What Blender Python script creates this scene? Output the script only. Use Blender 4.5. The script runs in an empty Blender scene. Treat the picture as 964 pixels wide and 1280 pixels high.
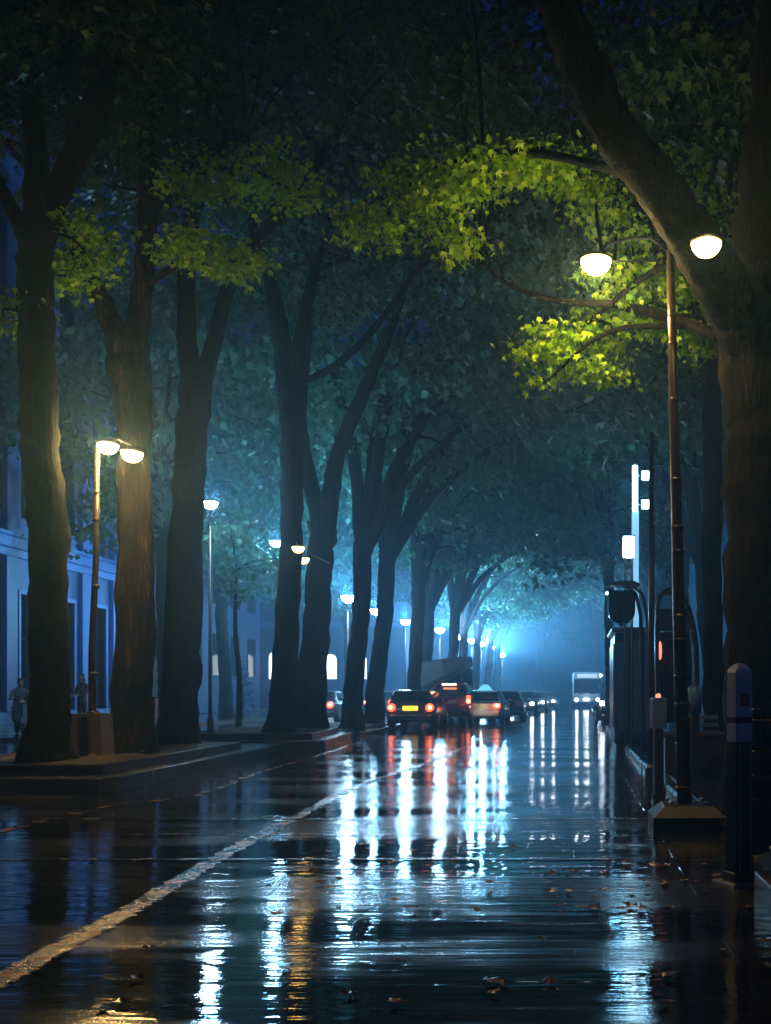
import bpy, math, random
import numpy as np
from mathutils import Vector, Matrix

R = math.radians
PI = math.pi
rnd = random.Random(11)
sc = bpy.context.scene
col = sc.collection

# ------------------------------------------------------------------ measuring
F, VX, VY, CH = 1300.0, 715.0, 866.0, 1.33


def W(px, py, d):
    """a point of the place seen at photo pixel (px, py) at distance d down the street"""
    return Vector(((px - VX) / F * d, d, CH + (VY - py) / F * d))


def G(px, py, z=0.0):
    d = F * (CH - z) / (py - VY)
    return Vector(((px - VX) / F * d, d, z))


# ------------------------------------------------------------------ materials
def nt(m):
    return m.node_tree.nodes, m.node_tree.links


def new_mat(name):
    m = bpy.data.materials.new(name)
    m.use_nodes = True
    n, l = nt(m)
    return m, n, l, n['Principled BSDF']


def simple(name, c, rough=0.5, metal=0.0, spec=0.5, vary=0.25, scale=3.0, bump=0.0):
    m, n, l, b = new_mat(name)
    tc = n.new('ShaderNodeNewGeometry')
    no = n.new('ShaderNodeTexNoise')
    no.inputs['Scale'].default_value = scale
    no.inputs['Detail'].default_value = 5
    l.new(tc.outputs['Position'], no.inputs['Vector'])
    mx = n.new('ShaderNodeMix'); mx.data_type = 'RGBA'
    mx.inputs[6].default_value = (*[x * (1 - vary) for x in c], 1)
    mx.inputs[7].default_value = (*[min(1, x * (1 + vary)) for x in c], 1)
    l.new(no.outputs['Fac'], mx.inputs[0])
    l.new(mx.outputs[2], b.inputs['Base Color'])
    b.inputs['Roughness'].default_value = rough
    b.inputs['Metallic'].default_value = metal
    b.inputs['Specular IOR Level'].default_value = spec
    if bump:
        bp = n.new('ShaderNodeBump')
        bp.inputs['Strength'].default_value = bump
        bp.inputs['Distance'].default_value = 0.02
        n2 = n.new('ShaderNodeTexNoise'); n2.inputs['Scale'].default_value = scale * 6
        n2.inputs['Detail'].default_value = 6
        l.new(tc.outputs['Position'], n2.inputs['Vector'])
        l.new(n2.outputs['Fac'], bp.inputs['Height'])
        l.new(bp.outputs['Normal'], b.inputs['Normal'])
    return m


def glow(name, c, s):
    m, n, l, b = new_mat(name)
    b.inputs['Base Color'].default_value = (0.6, 0.6, 0.6, 1)
    b.inputs['Emission Color'].default_value = (*c, 1)
    b.inputs['Emission Strength'].default_value = s
    b.inputs['Roughness'].default_value = 0.3
    return m


def bark_mat(name, c):
    m, n, l, b = new_mat(name)
    tc = n.new('ShaderNodeNewGeometry')
    mp = n.new('ShaderNodeMapping'); mp.inputs['Scale'].default_value = (9, 9, 1.3)
    l.new(tc.outputs['Position'], mp.inputs['Vector'])
    vo = n.new('ShaderNodeTexVoronoi'); vo.feature = 'DISTANCE_TO_EDGE'
    vo.inputs['Scale'].default_value = 1.6
    no = n.new('ShaderNodeTexNoise'); no.inputs['Scale'].default_value = 2.2; no.inputs['Detail'].default_value = 8
    no.inputs['Roughness'].default_value = 0.65
    l.new(mp.outputs['Vector'], no.inputs['Vector'])
    va = n.new('ShaderNodeVectorMath'); va.operation = 'ADD'
    l.new(mp.outputs['Vector'], va.inputs[0]); l.new(no.outputs['Color'], va.inputs[1])
    l.new(va.outputs[0], vo.inputs['Vector'])
    ad = n.new('ShaderNodeMath'); ad.operation = 'MULTIPLY_ADD'
    l.new(vo.outputs['Distance'], ad.inputs[0]); ad.inputs[1].default_value = 0.9
    l.new(no.outputs['Fac'], ad.inputs[2])
    bp = n.new('ShaderNodeBump'); bp.inputs['Strength'].default_value = 1.0; bp.inputs['Distance'].default_value = 0.05
    l.new(ad.outputs[0], bp.inputs['Height']); l.new(bp.outputs['Normal'], b.inputs['Normal'])
    cr = n.new('ShaderNodeValToRGB')
    cr.color_ramp.elements[0].position = 0.50; cr.color_ramp.elements[0].color = (*[x * 0.22 for x in c], 1)
    cr.color_ramp.elements[1].position = 0.92; cr.color_ramp.elements[1].color = (*[x * 3.2 for x in c], 1)
    l.new(ad.outputs[0], cr.inputs[0])
    m2 = n.new('ShaderNodeMapping'); m2.inputs['Scale'].default_value = (3.2, 3.2, 0.9)
    l.new(tc.outputs['Position'], m2.inputs['Vector'])
    n3 = n.new('ShaderNodeTexNoise'); n3.inputs['Scale'].default_value = 1.0; n3.inputs['Detail'].default_value = 10; n3.inputs['Roughness'].default_value = 0.78
    l.new(m2.outputs['Vector'], n3.inputs['Vector'])
    mr = n.new('ShaderNodeMapRange'); mr.inputs['From Min'].default_value = 0.50; mr.inputs['From Max'].default_value = 0.62
    l.new(n3.outputs['Fac'], mr.inputs['Value'])
    pm = n.new('ShaderNodeMix'); pm.data_type = 'RGBA'
    pm.inputs[6].default_value = (*[x * 0.16 for x in c], 1)
    l.new(mr.outputs[0], pm.inputs[0]); l.new(cr.outputs[0], pm.inputs[7])
    l.new(pm.outputs[2], b.inputs['Base Color'])
    b.inputs['Roughness'].default_value = 0.8
    b.inputs['Specular IOR Level'].default_value = 0.12
    return m


def leaf_mat(name, c1, c2, trans=0.35):
    m, n, l, b = new_mat(name)
    ge = n.new('ShaderNodeNewGeometry')
    cr = n.new('ShaderNodeMix'); cr.data_type = 'RGBA'
    cr.inputs[6].default_value = (*c1, 1); cr.inputs[7].default_value = (*c2, 1)
    l.new(ge.outputs['Random Per Island'], cr.inputs[0])
    l.new(cr.outputs[2], b.inputs['Base Color'])
    b.inputs['Roughness'].default_value = 0.45
    b.inputs['Specular IOR Level'].default_value = 0.3
    tr = n.new('ShaderNodeBsdfTranslucent')
    l.new(cr.outputs[2], tr.inputs['Color'])
    mx = n.new('ShaderNodeMixShader'); mx.inputs[0].default_value = trans
    l.new(b.outputs[0], mx.inputs[1]); l.new(tr.outputs[0], mx.inputs[2])
    l.new(mx.outputs[0], n['Material Output'].inputs['Surface'])
    return m


def road_mat(name, base=0.02, tile=True):
    m, n, l, b = new_mat(name)
    ge = n.new('ShaderNodeNewGeometry')

    def noise(scale, sx, sy, det=4, rough=0.55):
        mp = n.new('ShaderNodeMapping'); mp.inputs['Scale'].default_value = (sx, sy, 1)
        l.new(ge.outputs['Position'], mp.inputs['Vector'])
        t = n.new('ShaderNodeTexNoise'); t.inputs['Scale'].default_value = scale
        t.inputs['Detail'].default_value = det; t.inputs['Roughness'].default_value = rough
        l.new(mp.outputs['Vector'], t.inputs['Vector'])
        return t
    pud = noise(1.0, 0.25, 0.8, 4)
    rip = noise(1.0, 0.9, 8.0, 3, .55)
    rip2 = noise(1.0, 3.0, 24.0, 2, .5)
    grit = noise(45.0, 1, 1, 3)
    # puddle mask
    pm = n.new('ShaderNodeMapRange'); pm.inputs['From Min'].default_value = 0.44; pm.inputs['From Max'].default_value = 0.54
    l.new(pud.outputs['Fac'], pm.inputs['Value'])
    ro = n.new('ShaderNodeMapRange'); ro.inputs['To Min'].default_value = 0.16; ro.inputs['To Max'].default_value = 0.03
    l.new(pm.outputs[0], ro.inputs['Value'])
    l.new(ro.outputs[0], b.inputs['Roughness'])
    cm = n.new('ShaderNodeMix'); cm.data_type = 'RGBA'
    cm.inputs[6].default_value = (base * 1.3, base * 1.3, base * 1.35, 1)
    cm.inputs[7].default_value = (base * 0.55, base * 0.58, base * 0.65, 1)
    l.new(pm.outputs[0], cm.inputs[0])
    l.new(cm.outputs[2], b.inputs['Base Color'])
    b.inputs['IOR'].default_value = 1.38
    h0 = n.new('ShaderNodeMath'); h0.operation = 'MULTIPLY'; h0.inputs[1].default_value = 0.8
    amp = noise(1.0, .35, .5, 3)
    am = n.new('ShaderNodeMapRange'); am.inputs['From Min'].default_value = .38; am.inputs['From Max'].default_value = .66
    am.inputs['To Min'].default_value = .25; am.inputs['To Max'].default_value = 1.25
    l.new(amp.outputs['Fac'], am.inputs['Value'])
    l.new(rip.outputs['Fac'], h0.inputs[0]); l.new(am.outputs[0], h0.inputs[1])
    h1 = n.new('ShaderNodeMath'); h1.operation = 'MULTIPLY_ADD'; h1.inputs[1].default_value = 0.12
    l.new(rip2.outputs['Fac'], h1.inputs[0]); l.new(h0.outputs[0], h1.inputs[2])
    inv = n.new('ShaderNodeMapRange'); inv.inputs['To Min'].default_value = 0.07; inv.inputs['To Max'].default_value = 0.02
    l.new(pm.outputs[0], inv.inputs['Value'])
    h2 = n.new('ShaderNodeMath'); h2.operation = 'MULTIPLY_ADD'
    l.new(grit.outputs['Fac'], h2.inputs[0]); l.new(inv.outputs[0], h2.inputs[1]); l.new(h1.outputs[0], h2.inputs[2])
    out = h2
    if tile:
        br = n.new('ShaderNodeTexBrick')
        br.inputs['Scale'].default_value = 1.0
        br.inputs['Brick Width'].default_value = 0.8; br.inputs['Row Height'].default_value = 0.4
        br.inputs['Mortar Size'].default_value = 0.018
        br.inputs['Color1'].default_value = (1, 1, 1, 1); br.inputs['Color2'].default_value = (.7, .7, .7, 1)
        br.inputs['Mortar'].default_value = (0, 0, 0, 1)
        l.new(ge.outputs['Position'], br.inputs['Vector'])
        h3 = n.new('ShaderNodeMath'); h3.operation = 'MULTIPLY_ADD'
        l.new(br.outputs['Color'], h3.inputs[0]); h3.inputs[1].default_value = 0.45; l.new(h2.outputs[0], h3.inputs[2])
        out = h3
    bp = n.new('ShaderNodeBump'); bp.inputs['Strength'].default_value = 0.55; bp.inputs['Distance'].default_value = 0.02
    l.new(out.outputs[0], bp.inputs['Height']); l.new(bp.outputs['Normal'], b.inputs['Normal'])
    return m


def paint_mat(name, c, worn):
    m, n, l, b = new_mat(name)
    ge = n.new('ShaderNodeNewGeometry')
    t = n.new('ShaderNodeTexNoise'); t.inputs['Scale'].default_value = 5; t.inputs['Detail'].default_value = 10
    t.inputs['Roughness'].default_value = 0.7
    l.new(ge.outputs['Position'], t.inputs['Vector'])
    mr = n.new('ShaderNodeMapRange'); mr.inputs['From Min'].default_value = worn; mr.inputs['From Max'].default_value = worn + 0.12
    l.new(t.outputs['Fac'], mr.inputs['Value'])
    mx = n.new('ShaderNodeMix'); mx.data_type = 'RGBA'
    mx.inputs[6].default_value = (0.025, 0.025, 0.03, 1); mx.inputs[7].default_value = (*c, 1)
    l.new(mr.outputs[0], mx.inputs[0]); l.new(mx.outputs[2], b.inputs['Base Color'])
    b.inputs['Specular IOR Level'].default_value = 0.35
    rr = n.new('ShaderNodeMapRange'); rr.inputs['To Min'].default_value = 0.10; rr.inputs['To Max'].default_value = 0.5
    l.new(mr.outputs[0], rr.inputs['Value']); l.new(rr.outputs[0], b.inputs['Roughness'])
    bp = n.new('ShaderNodeBump'); bp.inputs['Strength'].default_value = 0.5; bp.inputs['Distance'].default_value = 0.02
    l.new(t.outputs['Fac'], bp.inputs['Height']); l.new(bp.outputs['Normal'], b.inputs['Normal'])
    return m


def block_mat(name, c, bw, bh, rough=0.35, axis='XZ'):
    m, n, l, b = new_mat(name)
    ge = n.new('ShaderNodeNewGeometry')
    sx = n.new('ShaderNodeSeparateXYZ'); l.new(ge.outputs['Position'], sx.inputs[0])
    ad = n.new('ShaderNodeMath'); l.new(sx.outputs['X'], ad.inputs[0]); l.new(sx.outputs['Y'], ad.inputs[1])
    cb = n.new('ShaderNodeCombineXYZ'); l.new(ad.outputs[0], cb.inputs['X']); l.new(sx.outputs['Z'], cb.inputs['Y'])
    br = n.new('ShaderNodeTexBrick'); br.offset = 0.0 if axis == 'grid' else 0.5
    br.inputs['Scale'].default_value = 1
    br.inputs['Brick Width'].default_value = bw; br.inputs['Row Height'].default_value = bh
    br.inputs['Mortar Size'].default_value = 0.006 if bw < 1 else 0.012
    br.inputs['Color1'].default_value = (*c, 1); br.inputs['Color2'].default_value = (*[x * .8 for x in c], 1)
    br.inputs['Mortar'].default_value = (*[x * .45 for x in c], 1)
    l.new(cb.outputs[0], br.inputs['Vector'])
    no = n.new('ShaderNodeTexNoise'); no.inputs['Scale'].default_value = 2.5; no.inputs['Detail'].default_value = 8
    l.new(ge.outputs['Position'], no.inputs['Vector'])
    mx = n.new('ShaderNodeMix'); mx.data_type = 'RGBA'; mx.blend_type = 'MULTIPLY'; mx.inputs[0].default_value = 0.55
    l.new(br.outputs['Color'], mx.inputs[6]); l.new(no.outputs['Color'], mx.inputs[7])
    l.new(mx.outputs[2], b.inputs['Base Color'])
    b.inputs['Roughness'].default_value = rough
    bp = n.new('ShaderNodeBump'); bp.inputs['Strength'].default_value = 0.5; bp.inputs['Distance'].default_value = 0.02
    l.new(br.outputs['Fac'], bp.inputs['Height']); bp.invert = True
    l.new(bp.outputs['Normal'], b.inputs['Normal'])
    return m


M = {}
M['bark'] = bark_mat('wet_dark_bark', (0.013, 0.010, 0.008))
M['bark_brown'] = bark_mat('wet_brown_bark', (0.042, 0.022, 0.010))
M['leaf'] = leaf_mat('dark_green_leaf', (0.020, 0.060, 0.022), (0.04, 0.095, 0.032))
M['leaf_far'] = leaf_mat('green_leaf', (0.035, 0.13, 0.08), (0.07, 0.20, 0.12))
M['leaf_lit'] = leaf_mat('yellow_green_leaf', (0.12, 0.34, 0.010), (0.40, 0.60, 0.02), 0.45)  # lit copy of the leaf, lamplight put into its colour
M['leaf_fallen'] = simple('sodden_leaf', (0.22, 0.09, 0.03), 0.3, vary=.5, scale=2)
M['road'] = road_mat('wet_asphalt', 0.03, True)
M['side_road'] = road_mat('wet_side_asphalt', 0.02, False)
M['ground'] = simple('dark_earth', (0.03, 0.03, 0.03), 0.6)
M['paving'] = road_mat('wet_paving', 0.035, True)
M['yellow_paint'] = paint_mat('worn_yellow_paint', (0.42, 0.12, 0.014), 0.49)
M['white_paint'] = paint_mat('worn_pale_paint', (0.16, 0.13, 0.10), 0.50)
M['granite'] = block_mat('dark_granite', (0.045, 0.04, 0.04), 0.42, 2.0, 0.28, 'grid')
M['kerbstone'] = block_mat('kerb_stone', (0.10, 0.10, 0.11), 0.9, 2.0, 0.25, 'grid')
M['red_paint'] = simple('red_kerb_paint', (0.35, 0.05, 0.05), 0.3)
M['soil'] = simple('wet_soil', (0.035, 0.022, 0.014), 0.7, vary=.6, scale=9, bump=1.0)
M['stone'] = block_mat('pale_facade_stone', (0.05, 0.13, 0.36), 2.4, 1.2, 0.55)  # blue of the night light is put into the stone colour
M['stone_plain'] = simple('pale_trim_stone', (0.065, 0.16, 0.42), 0.5, bump=.15)  # trim carries the same blue night light in its colour
M['dark_glass'] = simple('dark_glass', (0.012, 0.016, 0.022), 0.06, spec=0.6)
M['black_metal'] = simple('black_painted_metal', (0.018, 0.019, 0.022), 0.28, spec=0.6)
M['bronze'] = simple('brown_metal_pole', (0.10, 0.07, 0.05), 0.32, metal=0.7, vary=.4, scale=5)
M['steel'] = simple('galvanised_steel', (0.35, 0.37, 0.4), 0.35, metal=0.8)
M['concrete'] = simple('brown_grey_concrete', (0.20, 0.165, 0.15), 0.6, bump=.4, scale=5)
M['blue_panel'] = simple('blue_painted_panel', (0.06, 0.14, 0.32), 0.3)
M['blue_dark'] = simple('navy_painted_panel', (0.025, 0.05, 0.12), 0.25)
M['grey_cap'] = simple('grey_post_cap', (0.6, 0.64, 0.7), 0.35, bump=.1)
M['wood'] = simple('wet_brown_wood', (0.16, 0.075, 0.035), 0.35, vary=.4, scale=6)
M['rubber'] = simple('tyre_rubber', (0.012, 0.012, 0.013), 0.6)
M['rim'] = simple('alloy_rim', (0.4, 0.4, 0.42), 0.3, metal=0.9)
def warm_glass(name, strength):
    m = glow(name, (1.0, 0.74, 0.38), 70)
    _n, _l = nt(m)
    _tc = _n.new('ShaderNodeTexCoord'); _sx = _n.new('ShaderNodeSeparateXYZ'); _l.new(_tc.outputs['Object'], _sx.inputs[0])
    _cr = _n.new('ShaderNodeValToRGB'); _mr = _n.new('ShaderNodeMapRange')
    _mr.inputs['From Min'].default_value = -0.145; _mr.inputs['From Max'].default_value = 0.0
    _l.new(_sx.outputs['Z'], _mr.inputs['Value']); _l.new(_mr.outputs[0], _cr.inputs[0])
    _e = _cr.color_ramp.elements
    _e[0].position = 0.0; _e[0].color = (1, .42, .06, 1)
    _e[1].position = 1.0; _e[1].color = (1, .40, .05, 1)
    for _p, _c in ((0.10, (1, .55, .15, 1)), (0.5, (1, .62, .22, 1)), (0.84, (1, .55, .15, 1))):
        _x = _cr.color_ramp.elements.new(_p); _x.color = _c
    _l.new(_cr.outputs[0], _n['Principled BSDF'].inputs['Emission Color'])
    _st = _n.new('ShaderNodeValToRGB'); _l.new(_mr.outputs[0], _st.inputs[0])
    _e = _st.color_ramp.elements; _e[0].color = (.025, .025, .025, 1); _e[1].color = (.015, .015, .015, 1)
    for _p, _c in ((0.12, .6), (0.5, 1.0), (0.85, .5), (.95, .05)):
        _x = _st.color_ramp.elements.new(_p); _x.color = (_c, _c, _c, 1)
    _ml = _n.new('ShaderNodeMath'); _ml.operation = 'MULTIPLY'; _ml.inputs[1].default_value = strength
    _l.new(_st.outputs[0], _ml.inputs[0]); _l.new(_ml.outputs[0], _n['Principled BSDF'].inputs['Emission Strength'])
    return m


M['warm'] = warm_glass('warm_lamp_glass', 420)
M['warm_soft'] = warm_glass('soft_warm_lamp_glass', 45)
M['amber_glass'] = glow('amber_lantern_glass', (1.0, .58, .12), 9)
M['cool'] = glow('cool_lamp_glass', (0.60, 0.82, 1.0), 260)
M['panel_light'] = glow('cool_light_panel', (0.45, 0.78, 1.0), 20)
M['strip'] = glow('cool_light_column', (0.25, 0.62, 1.0), 0.9)
M['tail'] = glow('tail_light', (1.0, 0.08, 0.02), 4)
M['tail_core'] = glow('brake_light', (1.0, 0.30, 0.10), 24)
M['head'] = glow('headlight', (0.80, 0.91, 1.0), 40)
M['plate'] = glow('lit_number_plate', (1.0, 0.62, 0.03), 2.6)  # plate glows by itself in place of light falling on it
M['shop'] = glow('lit_shop_window', (0.80, 0.93, 1.0), 2.6)
M['shop_warm'] = glow('lit_warm_window', (1.0, 0.85, 0.7), 2.0)
M['taxi_sign'] = glow('lit_blue_roof_sign', (0.10, 0.50, 0.85), 1.6)
M['red_glow'] = glow('red_indicator', (1.0, 0.16, 0.10), 3)
M['amber'] = glow('small_amber_bulb', (1.0, .75, .5), 14)


# ------------------------------------------------------------------ objects
def link(o, parent=None, **props):
    col.objects.link(o)
    if parent is not None:
        o.parent = parent
    for k, v in props.items():
        if v is not None:
            o[k] = v
    return o


def thing(name, loc, label, cat, group=None, rz=0.0):
    o = bpy.data.objects.new(name, None)
    o.empty_display_size = 0.2
    o.location = loc; o.rotation_euler = (0, 0, rz)
    return link(o, None, label=label, category=cat, group=group)


class MB:
    """collects shapes and links them as one mesh"""

    def __init__(s):
        s.v = []; s.f = []; s.mi = []

    def add(s, vs, fs, mi=0):
        k = len(s.v)
        s.v += [tuple(v) for v in vs]
        s.f += [tuple(i + k for i in f) for f in fs]
        s.mi += [mi] * len(fs)
        return s

    def box(s, x0, x1, y0, y1, z0, z1, bev=0.0, mi=0):
        if bev <= 0:
            vs = [(x, y, z) for z in (z0, z1) for y in (y0, y1) for x in (x0, x1)]
            fs = [(0, 2, 3, 1), (4, 5, 7, 6), (0, 1, 5, 4), (2, 6, 7, 3), (0, 4, 6, 2), (1, 3, 7, 5)]
            return s.add(vs, fs, mi)
        b = min(bev, (x1 - x0) * .45, (y1 - y0) * .45, (z1 - z0) * .45)
        rings = []
        for z, i in ((z0, b), (z0 + b, 0), (z1 - b, 0), (z1, b)):
            a0, a1, c0, c1 = x0 + i, x1 - i, y0 + i, y1 - i
            rings.append([(a0 + b, c0, z), (a1 - b, c0, z), (a1, c0 + b, z), (a1, c1 - b, z), (a1 - b, c1, z), (a0 + b, c1, z), (a0, c1 - b, z), (a0, c0 + b, z)])
        return s.loft(rings, mi=mi)

    def loft(s, rings, caps=True, mi=0, closed=True):
        n = len(rings[0]); vs = [p for r in rings for p in r]; fs = []
        for i in range(len(rings) - 1):
            for j in range(n if closed else n - 1):
                k = (j + 1) % n
                fs.append((i * n + j, i * n + k, (i + 1) * n + k, (i + 1) * n + j))
        if caps:
            fs.append(tuple(range(n - 1, -1, -1)))
            fs.append(tuple((len(rings) - 1) * n + j for j in range(n)))
        return s.add(vs, fs, mi)

    def lathe(s, prof, c=(0, 0, 0), n=20, axis='Z', mi=0):
        rings = []
        for r, h in prof:
            ring = []
            for j in range(n):
                a = 2 * PI * j / n
                u, w = r * math.cos(a), r * math.sin(a)
                ring.append((c[0] + u, c[1] + w, c[2] + h) if axis == 'Z' else (c[0] + h, c[1] + u, c[2] + w) if axis == 'X' else (c[0] + w, c[1] + h, c[2] + u))
            rings.append(ring)
        return s.loft(rings, mi=mi)

    def tube(s, pts, rad, n=8, jit=0.0, seed=0, mi=0, flat=1.0):
        rg = random.Random(seed)
        pts = [Vector(p) for p in pts]
        rings = []
        up = None
        for i, p in enumerate(pts):
            t = (pts[min(i + 1, len(pts) - 1)] - pts[max(i - 1, 0)]).normalized()
            if up is None:
                up = Vector((1, 0, 0)) if abs(t.x) < 0.8 else Vector((0, 1, 0))
            u = (up - t * up.dot(t)).normalized(); up = u
            w = t.cross(u)
            r = rad[i] if isinstance(rad, (list, tuple)) else rad
            rings.append([tuple(p + (u * math.cos(2 * PI * j / n) + w * flat * math.sin(2 * PI * j / n)) * r * (1 + jit * (rg.random() - .5))) for j in range(n)])
        return s.loft(rings, mi=mi)

    def build(s, name, mat, parent=None, smooth=False, loc=None, **props):
        me = bpy.data.meshes.new(name)
        me.from_pydata(s.v, [], s.f)
        mats = mat if isinstance(mat, (list, tuple)) else [mat]
        for m in mats:
            me.materials.append(m)
        if len(mats) > 1:
            me.polygons.foreach_set('material_index', s.mi)
        if smooth:
            me.polygons.foreach_set('use_smooth', [True] * len(me.polygons))
        me.update()
        o = bpy.data.objects.new(name, me)
        if loc:
            o.location = loc
        return link(o, parent, **props)


def soften(o, w=0.02, seg=2):
    md = o.modifiers.new('bevel', 'BEVEL'); md.width = w; md.segments = seg; md.limit_method = 'ANGLE'
    return o


def copy_tree(o, parent=None):
    c = o.copy(); col.objects.link(c)
    if parent is not None:
        c.parent = parent
    for ch in [x for x in bpy.data.objects if x.parent == o]:
        copy_tree(ch, c)
    return c


def spline(pts, sub=5):
    """Catmull-Rom through rows of numbers"""
    P = [np.array(p, float) for p in pts]
    P = [2 * P[0] - P[1]] + P + [2 * P[-1] - P[-2]]
    out = []
    for i in range(1, len(P) - 2):
        for k in range(sub):
            t = k / sub
            a, b, c, d = P[i - 1:i + 3]
            out.append(0.5 * (2 * b + (c - a) * t + (2 * a - 5 * b + 4 * c - d) * t * t + (3 * b - a - 3 * c + d) * t ** 3))
    out.append(P[-2])
    return out


# ------------------------------------------------------------------ world, light, camera
ELEV, ROT = R(4), R(-60)
w = bpy.data.worlds.new('World'); sc.world = w; w.use_nodes = True
wn, wl = w.node_tree.nodes, w.node_tree.links
sky = wn.new('ShaderNodeTexSky'); sky.sky_type = 'NISHITA'; sky.sun_disc = False
sky.sun_elevation = ELEV; sky.sun_rotation = ROT; sky.ozone_density = 6.0; sky.dust_density = 0.2
tint = wn.new('ShaderNodeMix'); tint.data_type = 'RGBA'; tint.blend_type = 'MULTIPLY'; tint.inputs[0].default_value = 1
tint.inputs[7].default_value = (0.04, 0.38, 0.9, 1)
wl.new(sky.outputs[0], tint.inputs[6]); wl.new(tint.outputs[2], wn['Background'].inputs['Color'])
wn['Background'].inputs['Strength'].default_value = 0.05

sl = bpy.data.lights.new('moon', 'SUN'); sl.energy = 0.03; sl.angle = R(0.5); sl.color = (0.45, 0.65, 1.0)
so = link(bpy.data.objects.new('moon', sl)); so.rotation_euler = (R(60), 0, R(50))

cam = bpy.data.cameras.new('camera'); co = link(bpy.data.objects.new('camera', cam))
co.location = (0, 0, CH); co.rotation_euler = (R(90), 0, 0)
cam.sensor_fit = 'HORIZONTAL'; cam.sensor_width = 36; cam.lens = 36 * F / 964
cam.shift_x = -(VX - 482) / 964; cam.shift_y = (VY - 640) / 964
cam.clip_start = 0.05; cam.clip_end = 2000
sc.camera = co

vs = sc.view_settings
vs.view_transform = 'Standard'; vs.look = 'None'; vs.exposure = 0.0; vs.gamma = 1.0; vs.use_curve_mapping = False
cy = sc.cycles
cy.use_denoising = True; cy.denoiser = 'OPENIMAGEDENOISE'; cy.denoising_input_passes = 'RGB_ALBEDO_NORMAL'
cy.max_bounces = 6; cy.diffuse_bounces = 2; cy.glossy_bounces = 3; cy.transmission_bounces = 3
cy.volume_bounces = 0; cy.transparent_max_bounces = 6
cy.caustics_reflective = False; cy.caustics_refractive = False
cy.sample_clamp_indirect = 4.0; cy.sample_clamp_direct = 0.0
cy.blur_glossy = 0.5

# haze: one closed box
hb = MB().box(-230, 230, -40, 330, -1.0, 27)
hz, hn, hl, hbsdf = new_mat('haze_air')
hn.remove(hbsdf)
pv = hn.new('ShaderNodeVolumePrincipled')
pv.inputs['Color'].default_value = (0.34, 0.70, 1.0, 1)
pv.inputs['Density'].default_value = 0.0052
pv.inputs['Anisotropy'].default_value = 0.74
hl.new(pv.outputs[0], hn['Material Output'].inputs['Volume'])
hb.build('haze', hz, kind='stuff')

# ------------------------------------------------------------------ the ground
MB().add([(-220, -38, -0.02), (220, -38, -0.02), (220, 320, -0.02), (-220, 320, -0.02)], [(0, 1, 2, 3)]).build('ground', M['ground'], kind='structure')
MB().add([(-9.4, -20, 0), (6.5, -20, 0), (6.5, 300, 0), (-9.4, 300, 0)], [(0, 1, 2, 3)]).build('road', M['road'], kind='structure')
MB().add([(-15.2, -20, 0), (-9.4, -20, 0), (-9.4, 300, 0), (-15.2, 300, 0)], [(0, 1, 2, 3)]).build('side_road', M['side_road'], kind='structure')
MB().box(-21.2, -15.2, -20, 300, -0.3, 0.12, 0.02).build('pavement', M['paving'], kind='structure')


def ribbon(name, pts, width, mat, z=0.004, sub=6, wob=0.25, seed=1):
    rg = random.Random(seed)
    sp = spline(pts, sub); mb = MB(); vs = []
    for i, p in enumerate(sp):
        a, b = sp[max(i - 1, 0)], sp[min(i + 1, len(sp) - 1)]
        t = Vector((b[0] - a[0], b[1] - a[1], 0)).normalized(); nrm = Vector((-t.y, t.x, 0))
        c = Vector((p[0], p[1], z))
        for sgn in (-1, 1):
            vs.append(c + nrm * sgn * width * .5 * (1 + wob * (rg.random() - .5)))
    fs = [(2 * i, 2 * i + 1, 2 * i + 3, 2 * i + 2) for i in range(len(sp) - 1)]
    return mb.add(vs, fs).build(name, mat, kind='structure')


def gp(*pp):
    return [tuple(G(x, y).xy) for x, y in pp]


ribbon('road_line', gp((-60, 1250), (0, 1226), (70, 1187), (160, 1140), (230, 1098), (300, 1058), (370, 1022), (440, 986), (500, 965), (545, 950), (580, 935)), 0.15, M['yellow_paint'], sub=40, wob=.7, seed=3)
ribbon('road_line', gp((-80, 1060), (0, 1040), (70, 1022), (150, 1006), (250, 993), (320, 967), (400, 944), (450, 928)), 0.13, M['yellow_paint'], sub=30, wob=.7, seed=4)
ribbon('crossing_line', [(-9, 8.3), (-6, 8.28), (-3, 8.27), (0.3, 8.29)], 0.06, M['white_paint'], sub=8, z=0.008, seed=5)
ribbon('crossing_line', [(-5.6, 10.95), (-3, 10.9), (0, 10.95), (1.0, 10.93)], 0.06, M['white_paint'], sub=8, z=0.008, seed=6)
ribbon('crossing_line', [(-6.5, 9.75), (-4, 9.7), (-1, 9.72), (0.2, 9.7)], 0.035, M['white_paint'], sub=8, z=0.012, seed=7)

# right-hand pavement with kerb
MB().box(1.42, 6.4, 9.0, 44, -0.2, 0.115, 0.02).build('pavement', M['paving'], kind='structure')
rg = random.Random(5)
kb = MB(); y = 10.9
while y < 44:
    ln = 0.9
    dx = rg.uniform(-.012, .012)
    kb.box(1.22 + dx, 1.41 + dx, y, y + ln - 0.015, -0.2, 0.13 + rg.uniform(-.008, .008), 0.025)
    y += ln
kb.build('kerb', M['kerbstone'], kind='structure')
MB().box(1.55, 6.4, 3.0, 8.9, -0.2, 0.11, 0.02).build('pavement', M['paving'], kind='structure')


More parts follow.
